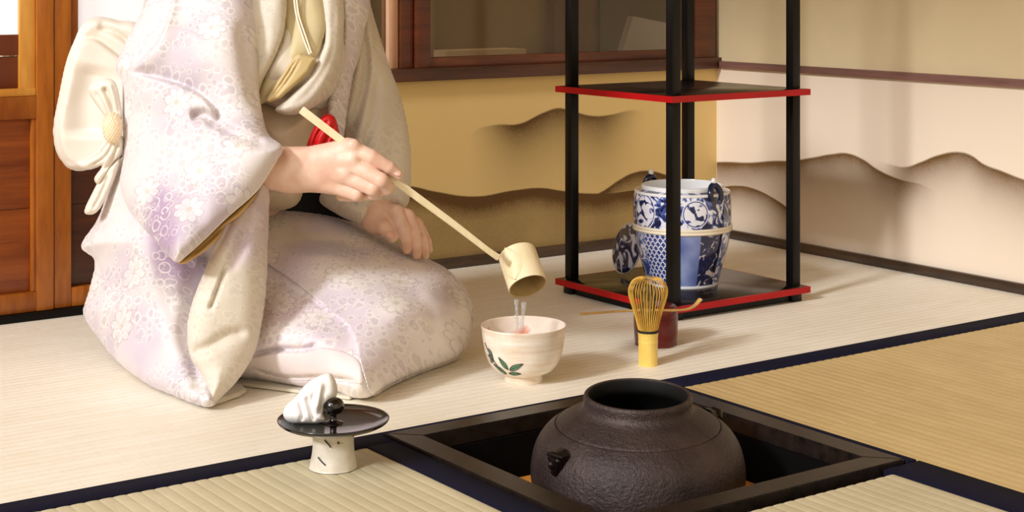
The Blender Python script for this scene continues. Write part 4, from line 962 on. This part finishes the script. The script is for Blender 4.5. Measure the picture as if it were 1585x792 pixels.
def trunk(G3):
    f = sm([caps(G3, (350, 430, 2.34), (395, 250, 2.33), 0.05, 0.05), caps(G3, (395, 250, 2.33), (425, 40, 2.28), 0.05, 0.08),
            caps(G3, (425, 20, 2.27), (440, -90, 2.27), 0.07, 0.045), caps(G3, (440, -90, 2.27), (462, -165, 2.26), 0.042, 0.042)], 0.04)
    for c in ([(360, -40, 2.20), (300, 160, 2.15), (318, 215, 2.14)], [(500, -30, 2.34), (560, 190, 2.38), (560, 300, 2.345)]):
        f = smin(f, caps(G3, c[0], c[1], 0.042, 0.036), 0.03); f = smin(f, caps(G3, c[1], c[2], 0.036, 0.030), 0.02)
    for c in ([(350, 440, 2.27), (570, 490, 2.245)], [(400, 430, 2.34), (650, 470, 2.325)]): f = smin(f, caps(G3, c[0], c[1], 0.07, 0.045), 0.03)
    f = smin(f, ellip(G3, (478, -215, 2.25), (0.072, 0.10, 0.070)), 0.02)       # head
    f = smin(f, ellip(G3, (520, -178, 2.235), (0.040, 0.050, 0.040)), 0.03)     # jaw
    f = smin(f, caps(G3, (556, -225, 2.215), (563, -200, 2.212), 0.006, 0.011), 0.010)  # nose
    f = smin(f, caps(G3, (556, -175, 2.205), (548, -172, 2.19), 0.006, 0.006), 0.008)   # mouth
    f = smin(f, caps(G3, (546, -228, 2.185), (540, -229, 2.18), 0.009, 0.009), 0.006)
    f = smin(f, caps(G3, (470, -215, 2.178), (474, -200, 2.178), 0.014, 0.010), 0.008)  # ear
    return f
W1, Q1 = flesh((300, 640, 185, 330, 2.04, 2.19), 1.15, 0.0011, right_hand, 2)
W2, Q2 = flesh((530, 690, 255, 415, 2.235, 2.39), 1.2, 0.0011, left_hand, 2)
W3, Q3 = flesh((180, 760, -360, 600, 2.02, 2.52), 7.0, 0.0065, trunk, 2)
def nail_mesh(px, py, d, nx, nz, nd, lx_, lz_, r1=0.0052, r2=0.0042):
    n_ = np.array(cdir(nx, nz, nd)); l_ = np.array(cdir(lx_, lz_, 0.0)); l_ = l_ - n_ * (l_ @ n_); l_ /= np.linalg.norm(l_); s_ = np.cross(n_, l_); c = at(px, py, d)
    V = []; k = 6
    for i in range(k + 1):
        for j in range(k + 1):
            u = i / k * 2 - 1; v = j / k * 2 - 1; uu = u * math.sqrt(1 - v * v / 2); vv = v * math.sqrt(1 - u * u / 2)
            V.append(c + l_ * uu * r1 + s_ * vv * r2 + n_ * (0.0012 * (1 - vv * vv) - 0.0008 * uu * uu))
    return np.array(V), np.array([(i * (k + 1) + j, (i + 1) * (k + 1) + j, (i + 1) * (k + 1) + j + 1, i * (k + 1) + j + 1) for i in range(k) for j in range(k)])
NL = [nail_mesh(546, -222, 2.1718, 0.75, 0.0, -0.66, 0.66, 0.1, 0.011, 0.0022), nail_mesh(573, -221, 2.196, 0.85, 0.0, -0.4, 0.5, 0.1, 0.008, 0.0022), nail_mesh(560, -173, 2.186, 0.85, 0.0, -0.5, 0.5, 0.0, 0.010, 0.0035), nail_mesh(614.5, 267.0, 2.0835, 0.25, 0.55, -0.8, 0.8, -0.6), nail_mesh(604.5, 363.5, 2.2572, 0.15, 0.45, -0.88, 0.65, -0.75)]
allV = [W1, W2, W3] + [a for a, _ in NL]; allQ = []; b = 0
for v_, q_ in zip(allV, [Q1, Q2, Q3] + [q for _, q in NL]): allQ.append(q_ + b); b += len(v_)
body = bulk('body', np.concatenate(allV) - ORG, np.concatenate(allQ), M['skin'], person)
body.data.materials.append(M['nail']); body.data.materials.append(M['hair']); body.data.materials.append(m_plain('lips', (178, 70, 64), 0.4))
mi = np.zeros(len(body.data.polygons), np.int32); nb_ = len(Q1) + len(Q2) + len(Q3); mi[nb_:] = 1; mi[nb_:nb_ + 72] = 2; mi[nb_ + 72:nb_ + 108] = 3
if len(mi) == sum(len(q) for q in allQ): body.data.polygons.foreach_set('material_index', mi)
def hairf(G3):
    f = np.maximum(ellip(G3, (470, -225, 2.25), (0.083, 0.112, 0.083)), -ellip(G3, (545, -195, 2.225), (0.062, 0.080, 0.070)))
    return smin(f, ellip(G3, (375, -245, 2.27), (0.045, 0.045, 0.045)), 0.015)
Wh, Qh = flesh((300, 600, -380, -90, 2.12, 2.38), 5.0, 0.005, hairf, 3)
bulk('hair', Wh - ORG, Qh, M['hair'], person)

# ---- kimono
kim = cloth('kimono', [pillow([(250, -70), (330, -120), (430, -135), (520, -110), (560, -50), (568, 0), (562, 60), (548, 110), (522, 150), (492, 170), (440, 176), (395, 168), (340, 260), (260, 260), (205, 120)],
    [(250, -70, 2.25), (430, -135, 2.28), (568, 0, 2.33), (522, 150, 2.27), (440, 176, 2.26), (395, 168, 2.25), (260, 260, 2.25), (205, 120, 2.25), (400, 50, 2.26)], 0.115, 75, 0.10,
    [('v', [(440, -10), (432, 60), (410, 110), (398, 140)], 7, 0.012), ('v', [(527, 20), (525, 90), (505, 140)], 6, 0.010), ('v', [(548, 40), (536, 100), (520, 150)], 6, 0.010)])],
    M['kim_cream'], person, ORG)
# front panels and collar
cloth('front_panel', [pillow([(375, -118), (415, -125), (441, -20), (441, 40), (428, 82), (408, 122), (396, 150), (386, 110), (376, 40)],
    [(375, -118, 2.195), (415, -125, 2.195), (441, -20, 2.150), (441, 40, 2.150), (396, 150, 2.145), (376, 40, 2.150), (410, 40, 2.150)], 0.016, 22, 0.03, [('v', [(402, -20), (405, 50), (398, 110)], 9, 0.006)], (0.0015, 40, 3))], M['kim_cream'], kim, ORG, 2.2, 0.0025)
cloth('collar', [pillow([(408, -132), (470, -132), (503, 20), (497, 70), (488, 92), (470, 96), (440, 128), (408, 160), (396, 156), (410, 118), (430, 82), (441, 40)],
    [(408, -132, 2.205), (470, -132, 2.215), (500, -20, 2.180), (488, 92, 2.165), (396, 156, 2.158), (441, 40, 2.165), (460, 60, 2.163)], 0.010, 20, 0.03,
    [('s', [(456, -30), (462, 20), (480, 84)], 14, -0.006), ('v', [(449, -20), (452, 40), (440, 90), (415, 135)], 6, 0.004)], (0.001, 30, 4))], M['collar'], kim, ORG, 2.2, 0.0025)
for k_, (line) in enumerate(([(453, -30, 2.150), (458, 20, 2.149), (470, 60, 2.148), (479, 84, 2.147)], [(457, -30, 2.150), (462, 20, 2.149), (474, 58, 2.148), (482, 82, 2.147)])):
    tube('collar_piping', cr([at(*p) for p in line], 16) - ORG, 0.0013, M['pipe'], kim, 8)
cloth('front_panel', [pillow([(470, -120), (505, -118), (531, 0), (531, 60), (526, 105), (506, 146), (480, 169), (450, 178), (426, 170), (448, 150), (478, 120), (494, 90), (502, 40)],
    [(470, -120, 2.225), (505, -118, 2.235), (528, 0, 2.200), (526, 105, 2.190), (450, 178, 2.150), (426, 170, 2.148), (478, 120, 2.155), (494, 90, 2.160), (502, 40, 2.175)], 0.020, 20, 0.03, [('v', [(516, -10), (514, 80), (480, 140), (450, 165)], 5, 0.003)], (0.001, 40, 5))], M['kim_cream'], kim, ORG, 2.2, 0.0025)
cloth('side_panel', [pillow([(531, -50), (572, -50), (572, 10), (560, 60), (548, 110), (538, 165), (530, 215), (515, 200), (508, 160), (528, 105), (533, 50)],
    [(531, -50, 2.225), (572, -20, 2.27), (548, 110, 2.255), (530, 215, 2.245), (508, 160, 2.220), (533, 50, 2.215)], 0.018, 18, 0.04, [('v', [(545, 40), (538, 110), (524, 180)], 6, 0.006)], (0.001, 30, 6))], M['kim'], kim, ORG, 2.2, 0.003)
# near sleeve
S1 = pillow([(262, -90), (330, -125), (385, -80), (394, 0), (398, 80), (402, 150), (414, 205), (438, 229), (421, 258), (395, 296), (350, 336), (311, 374), (276, 405), (258, 392), (238, 370), (215, 345), (196, 318), (186, 285), (190, 245), (190, 180), (189, 130), (180, 108), (184, 88), (205, 45), (225, 5), (244, -50)],
    [(320, -110, 2.20), (394, 0, 2.16), (402, 150, 2.125), (438, 229, 2.070), (395, 296, 2.050), (276, 405, 2.015), (215, 345, 2.10), (190, 245, 2.16), (190, 160, 2.17), (184, 88, 2.18), (244, -50, 2.22), (300, 180, 2.125), (330, 60, 2.15)], 0.062, 62, 0.05,
    [('s', [(340, 196), (334, 172), (318, 150), (288, 132), (245, 119), (203, 111)], 18, 0.021), ('v', [(294, 180), (316, 178), (340, 194)], 8, 0.022),
     ('s', [(208, 108), (240, 74), (262, 30), (274, -20)], 14, -0.018), ('v', [(252, 40), (236, 74), (216, 100)], 8, 0.006), ('v', [(268, 38), (310, 52), (372, 90)], 2.5, 0.0022), ('v', [(342, 196), (380, 214), (412, 222)], 8, 0.009),
     ('v', [(262, 250), (300, 320), (318, 372)], 16, 0.004), ('v', [(372, 30), (386, 110), (398, 170)], 12, 0.008), ('v', [(220, 150), (230, 240), (225, 320)], 18, 0.004)], (0.0022, 45, 11))
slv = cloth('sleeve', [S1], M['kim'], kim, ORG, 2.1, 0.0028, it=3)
cuff = [(438, 228), (421, 258), (395, 296), (350, 336), (311, 374), (276, 405)]
cuffd = [2.070, 2.060, 2.050, 2.040, 2.027, 2.015]
tube('sleeve_piping', cr([at(a, b_, c - 0.002) for (a, b_), c in zip(cuff, cuffd)], 40) - ORG, 0.0016, M['pipe'], slv, 8)
cloth('sleeve_lining', [pillow([(277, 405), (311, 376), (352, 338), (398, 298), (388, 314), (370, 334), (356, 344), (347, 350), (340, 366), (320, 386), (300, 400), (286, 408)],
    [(277, 404, 2.030), (352, 338, 2.058), (398, 298, 2.066), (352, 352, 2.046), (306, 394, 2.028), (290, 404, 2.022)], 0.006, 8, 0.02, [('v', [(296, 396), (326, 370), (348, 348)], 3, 0.006)], (0.0005, 20, 2))], M['gold'], slv, ORG, 1.6, 0.0016, it=1)
# hanging lower part of the near sleeve and the back of the skirt
low = cloth('sleeve_drape', [pillow([(196, 236), (172, 285), (152, 338), (126, 380), (147, 404), (138, 450), (130, 487), (158, 530), (185, 562), (225, 592), (265, 611), (322, 631), (345, 612), (380, 560), (395, 500), (402, 400), (402, 300), (330, 260), (250, 230)],
    [(130, 487, 2.27), (126, 380, 2.24), (185, 562, 2.21), (225, 592, 2.135), (265, 611, 2.085), (322, 631, 2.028), (300, 400, 2.20), (196, 240, 2.20), (402, 300, 2.20), (402, 500, 2.19), (345, 600, 2.10), (220, 440, 2.21)], 0.110, 95, 0.12,
    [('v', [(300, 345), (322, 400), (316, 440), (300, 480), (294, 520), (306, 570), (318, 620)], 15, 0.030), ('v', [(280, 370), (300, 420), (290, 470)], 18, 0.014), ('v', [(205, 300), (196, 400), (176, 470)], 22, 0.010),
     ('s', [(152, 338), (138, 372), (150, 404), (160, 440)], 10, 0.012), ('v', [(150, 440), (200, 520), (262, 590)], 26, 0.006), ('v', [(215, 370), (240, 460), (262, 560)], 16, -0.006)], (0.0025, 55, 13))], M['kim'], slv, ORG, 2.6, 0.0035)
cloth('sleeve_fold', [pillow([(345, 338), (372, 312), (400, 283), (416, 292), (415, 360), (412, 440), (405, 500), (394, 545), (372, 583), (345, 612), (322, 630), (319, 600), (311, 578), (295, 553), (290, 520), (292, 490), (302, 455), (322, 405)],
    [(372, 312, 2.085), (416, 292, 2.10), (412, 440, 2.092), (394, 545, 2.075), (345, 612, 2.040), (322, 630, 2.020), (295, 550, 2.045), (292, 490, 2.055), (322, 405, 2.070), (355, 460, 2.068)], 0.032, 38, 0.04,
    [('v', [(324, 480), (334, 455), (350, 410)], 3.0, 0.012), ('v', [(293, 546), (320, 538), (352, 520), (385, 512)], 9, 0.009), ('s', [(322, 405), (345, 370), (372, 312)], 8, 0.006), ('v', [(390, 320), (372, 380), (350, 420)], 10, 0.008)], (0.0018, 40, 14))], M['kim_cream'], slv, ORG, 2.2, 0.0028)
V = [ground(*p) for p in ((300, 612), (322, 632), (372, 615), (381, 609), (374, 602), (340, 596))]
def slab(name, pts, z0, z1, mat, parent):
    pts = [np.array([p[0], p[1], 0]) - np.array([ORG[0], ORG[1], 0]) for p in pts]; n = len(pts)
    V = [(p[0], p[1], z0) for p in pts] + [(p[0], p[1], z1) for p in pts]
    Fc = [tuple(range(n))[::-1], tuple(range(n, 2 * n))] + [(k, (k + 1) % n, n + (k + 1) % n, n + k) for k in range(n)]
    o = mk(name, V, Fc, mat, parent); fix(o); bm = bmesh.new(); bm.from_mesh(o.data); bmesh.ops.bevel(bm, geom=[e for e in bm.edges if e.calc_face_angle(0) > 1], offset=0.0012, segments=2, affect='EDGES'); bm.to_mesh(o.data); bm.free(); return o
slab('hem', V, 0.001, 0.007, M['kim_plain'], kim)
slab('hem', [ground(*p) for p in ((352, 596), (400, 602), (470, 611), (542, 620), (556, 612), (548, 598), (400, 570), (360, 580))], 0.001, 0.005, M['kim_plain'], kim)
# lap
SK = pillow([(335, 345), (380, 326), (415, 319), (470, 322), (520, 333), (560, 349), (600, 369), (650, 396), (690, 416), (715, 442), (729, 470), (731, 495), (724, 525), (712, 549), (690, 562), (640, 580), (600, 598), (578, 613), (560, 618), (545, 616), (520, 606), (470, 600), (400, 588), (340, 580), (300, 550), (285, 450)],
    [(415, 319, 2.40), (520, 333, 2.40), (600, 369, 2.38), (690, 416, 2.35), (730, 490, 2.32), (712, 549, 2.285), (640, 580, 2.19), (578, 613, 2.085), (545, 616, 2.085), (470, 600, 2.13), (400, 588, 2.17), (300, 500, 2.25), (335, 345, 2.38), (500, 470, 2.26), (620, 480, 2.27)], 0.135, 105, 0.10,
    [('v', [(500, 476), (450, 447), (410, 434)], 2.5, 0.004), ('v', [(388, 548), (430, 541), (470, 540), (492, 532)], 4, 0.014), ('v', [(385, 570), (440, 584), (500, 584), (552, 590)], 3.5, 0.012),
     ('v', [(420, 350), (500, 366), (570, 398)], 16, 0.010), ('v', [(400, 500), (470, 520), (540, 530)], 22, -0.008), ('v', [(440, 380), (560, 430), (640, 500)], 30, -0.010), ('v', [(600, 430), (660, 470), (680, 540)], 14, 0.005), ('v', [(700, 440), (708, 490), (690, 545)], 12, 0.004)], (0.0028, 48, 21))
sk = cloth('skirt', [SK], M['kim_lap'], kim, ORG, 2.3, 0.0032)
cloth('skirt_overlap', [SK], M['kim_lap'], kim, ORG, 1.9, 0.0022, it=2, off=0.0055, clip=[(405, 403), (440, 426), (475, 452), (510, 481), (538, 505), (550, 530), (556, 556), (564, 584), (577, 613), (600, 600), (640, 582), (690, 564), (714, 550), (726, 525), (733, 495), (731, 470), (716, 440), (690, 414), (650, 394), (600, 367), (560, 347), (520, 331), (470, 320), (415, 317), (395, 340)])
M['kim_lining'] = m_kimono('kimono_pale_lining', (230, 218, 214), (216, 200, 200), 0.4, 0.7, (236, 228, 222), 0.0)
cloth('skirt_lining', [SK], M['kim_lining'], kim, ORG, 1.9, 0.0022, it=2, off=0.003, clip=[(385, 553), (430, 546), (470, 545), (500, 538), (535, 545), (556, 560), (563, 590), (556, 594), (500, 588), (440, 588), (386, 574)])
# far sleeve
fs = cloth('sleeve', [pillow([(560, -60), (574, 10), (600, 95), (620, 150), (632, 205), (636, 250), (635, 300), (626, 322), (602, 320), (582, 331), (565, 347), (545, 342), (520, 330), (494, 310), (508, 285), (532, 250), (536, 200), (528, 165), (545, 110), (556, 50)],
    [(560, -60, 2.37), (574, 10, 2.36), (620, 150, 2.37), (636, 250, 2.37), (626, 322, 2.335), (565, 347, 2.305), (494, 310, 2.33), (532, 250, 2.33), (536, 200, 2.32), (556, 50, 2.33), (585, 200, 2.34)], 0.045, 42, 0.06,
    [('v', [(566, 40), (566, 120), (548, 190), (535, 240)], 8, 0.014), ('v', [(585, 110), (578, 180), (556, 240)], 8, 0.010), ('v', [(612, 180), (606, 240), (580, 290)], 12, 0.006), ('v', [(530, 300), (560, 320), (590, 312)], 7, 0.008)], (0.0018, 40, 31))], M['kim_cream'], kim, ORG, 2.3, 0.003)
tube('sleeve_piping', cr([at(604, 319, 2.30), at(590, 322, 2.294), (at(574, 334, 2.288)), at(564, 347, 2.292)], 20) - ORG, 0.0014, M['pipe'], fs, 8)
# obi, bow and knot
cloth('gap_fill', [pillow([(430, 285), (500, 270), (540, 310), (545, 360), (480, 360), (425, 345)], [(430, 285, 2.37), (540, 310, 2.40), (480, 360, 2.38), (425, 345, 2.37)], 0.03, 20, 0.02)], m_plain('gap_fill_dark', (20, 18, 28), 0.6, spec=0.2), kim, ORG)  # dark navy piece filling the gap between obi and lap
obi = cloth('obi', [pillow([(380, 150), (440, 160), (495, 162), (490, 205), (480, 245), (472, 280), (464, 310), (448, 322), (420, 325), (395, 318), (370, 250)],
    [(380, 150, 2.27), (495, 162, 2.27), (480, 245, 2.275), (448, 322, 2.28), (395, 318, 2.28), (430, 240, 2.27)], 0.085, 60, 0.09, [('v', [(400, 292), (440, 298), (470, 286)], 4, 0.005)], (0.001, 50, 41))], M['obi'], person, ORG, 2.4, 0.0032)
cloth('obi_bow', [pillow([(215, 40), (185, 32), (165, 27), (146, 27), (126, 40), (112, 70), (101, 102), (91, 150), (83, 195), (86, 230), (98, 252), (113, 263), (140, 262), (158, 255), (190, 240), (215, 200), (222, 100)],
    [(146, 27, 2.27), (101, 102, 2.25), (83, 195, 2.25), (113, 263, 2.26), (190, 240, 2.25), (215, 100, 2.27), (150, 150, 2.25)], 0.036, 13, 0.08,
    [('v', [(116, 70), (105, 106), (96, 152), (89, 196), (92, 228), (104, 249), (120, 256)], 4.5, 0.006), ('v', [(150, 100), (136, 160), (136, 215)], 30, 0.016), ('s', [(200, 98), (176, 78), (150, 60), (128, 60), (112, 74)], 26, 0.016), ('v', [(150, 42), (176, 50), (210, 74)], 5, 0.008), ('s', [(205, 72), (176, 44), (150, 32)], 10, 0.006)], (0.001, 40, 42))], M['bow'], obi, ORG, 2.0, 0.0026, it=5)
for poly, dd, cre in (([(137, 142), (148, 126), (166, 121), (180, 130), (186, 160), (188, 186), (172, 194), (162, 180)], 2.150, [('v', [(160, 134), (168, 150), (178, 182)], 4, 0.010), ('v', [(146, 140), (160, 165), (170, 186)], 3, 0.006), ('v', [(174, 130), (181, 150), (184, 178)], 2.5, 0.004)]),
                      ([(118, 252), (146, 236), (164, 214), (176, 206), (190, 212), (188, 236), (172, 256), (154, 284), (146, 276), (158, 256), (132, 262)], 2.148, [('v', [(124, 254), (152, 240), (172, 216)], 2.5, 0.007), ('v', [(140, 256), (162, 242), (178, 216)], 2.5, 0.007), ('v', [(158, 268), (174, 244), (184, 218)], 2.5, 0.007)]),
                      ([(164, 262), (186, 244), (176, 280), (152, 326), (131, 329), (142, 300)], 2.155, [('v', [(172, 264), (156, 300), (142, 326)], 3, 0.006)])):
    cloth('bow_tie_end', [pillow(poly, [(p[0], p[1], dd + 0.0002 * (190 - p[0])) for p in poly], 0.017, 14, 0.02, cre, (0.0006, 20, 43))], M['bow'], obi, ORG, 1.6, 0.002, it=1)
def pomf(G3):
    f = ellip(G3, (174, 198, 2.132), (0.013, 0.021, 0.013))
    return f + 0.0011 * np.sin(G3[0] * 1500) * np.sin(G3[1] * 900 + G3[2] * 700)
Wp, Qp = flesh((150, 200, 165, 232, 2.10, 2.165), 1.4, 0.0013, pomf, 1)
bulk('bow_knot', Wp - ORG, Qp, m_plain('obi_cord_peach', (240, 214, 180), 0.7, 0.06, 60, 0.4, 700), obi)

# ---- things tucked into the clothes, cloth on the lid
def top_cloth(name, label, cat, org, *a, **k):
    o = cloth(name, *a[:1], a[1], None, np.zeros(3), **k); 
    V = np.zeros(len(o.data.vertices) * 3, np.float32); o.data.vertices.foreach_get('co', V); V = V.reshape(-1, 3) - np.asarray(org, np.float32); o.data.vertices.foreach_set('co', V.ravel()); o.location = tuple(org)
    return tag(o, label, cat)
top_cloth('silk_cloth', 'folded bright red silk cloth tucked into the front of the beige obi', 'cloth', at(500, 210, 2.17),
    [pillow([(482, 238), (474, 230), (482, 205), (494, 184), (508, 176), (519, 183), (525, 204), (527, 222), (504, 240)], [(482, 238, 2.172), (474, 230, 2.172), (508, 176, 2.176), (527, 222, 2.182), (500, 205, 2.172)], 0.014, 14, 0.012,
     [('v', [(484, 230), (492, 208), (508, 186)], 3, 0.006), ('v', [(498, 232), (506, 214), (516, 194)], 3, 0.007), ('v', [(512, 226), (519, 205)], 2.5, 0.004)], (0.001, 14, 51))], M['silk_red'], step=1.6, ds=0.002, floor_clip=False, it=1)
top_cloth('paper_packet', 'folded cream paper packet tucked into the kimono collar above the obi', 'paper packet', at(450, 120, 2.14),
    [pillow([(457, 86), (463, 83), (490, 90), (478, 112), (455, 134), (433, 153), (416, 159), (411, 156), (428, 128)], [(457, 86, 2.142), (490, 90, 2.148), (433, 153, 2.138), (411, 156, 2.138), (450, 120, 2.141)], 0.008, 6, 0.012,
     [('v', [(460, 90), (440, 122), (418, 153)], 1.8, 0.004), ('v', [(465, 92), (447, 122), (424, 152)], 1.8, 0.003)], (0.0003, 20, 52), True)], m_plain('packet_cream_paper', (202, 178, 126), 0.6, 0.06, 30), step=1.5, ds=0.0015, floor_clip=False, it=1)
top_cloth('linen_cloth', 'crumpled white linen cloth resting on the black kettle lid', 'cloth', at(480, 650, 1.79),
    [pillow([(438, 640), (444, 626), (458, 614), (470, 598), (484, 587), (497, 580), (510, 577), (518, 586), (522, 600), (520, 614), (508, 626), (500, 640), (503, 650), (490, 655), (472, 655), (455, 655), (443, 650)],
     [(438, 640, 1.79), (470, 598, 1.80), (510, 577, 1.80), (520, 614, 1.795), (500, 648, 1.785), (460, 655, 1.782), (485, 620, 1.79)], 0.016, 15, 0.014,
     [('v', [(462, 618), (468, 636), (466, 652)], 3, 0.006), ('v', [(474, 612), (480, 634), (486, 652)], 3, 0.007), ('v', [(486, 606), (483, 622), (488, 640), (496, 634), (500, 606)], 3, 0.006), ('v', [(497, 590), (494, 612), (490, 636)], 5, -0.005)], (0.001, 14, 53))],
    M['cloth_white'], step=1.4, ds=0.0016, floor_clip=False, it=2)
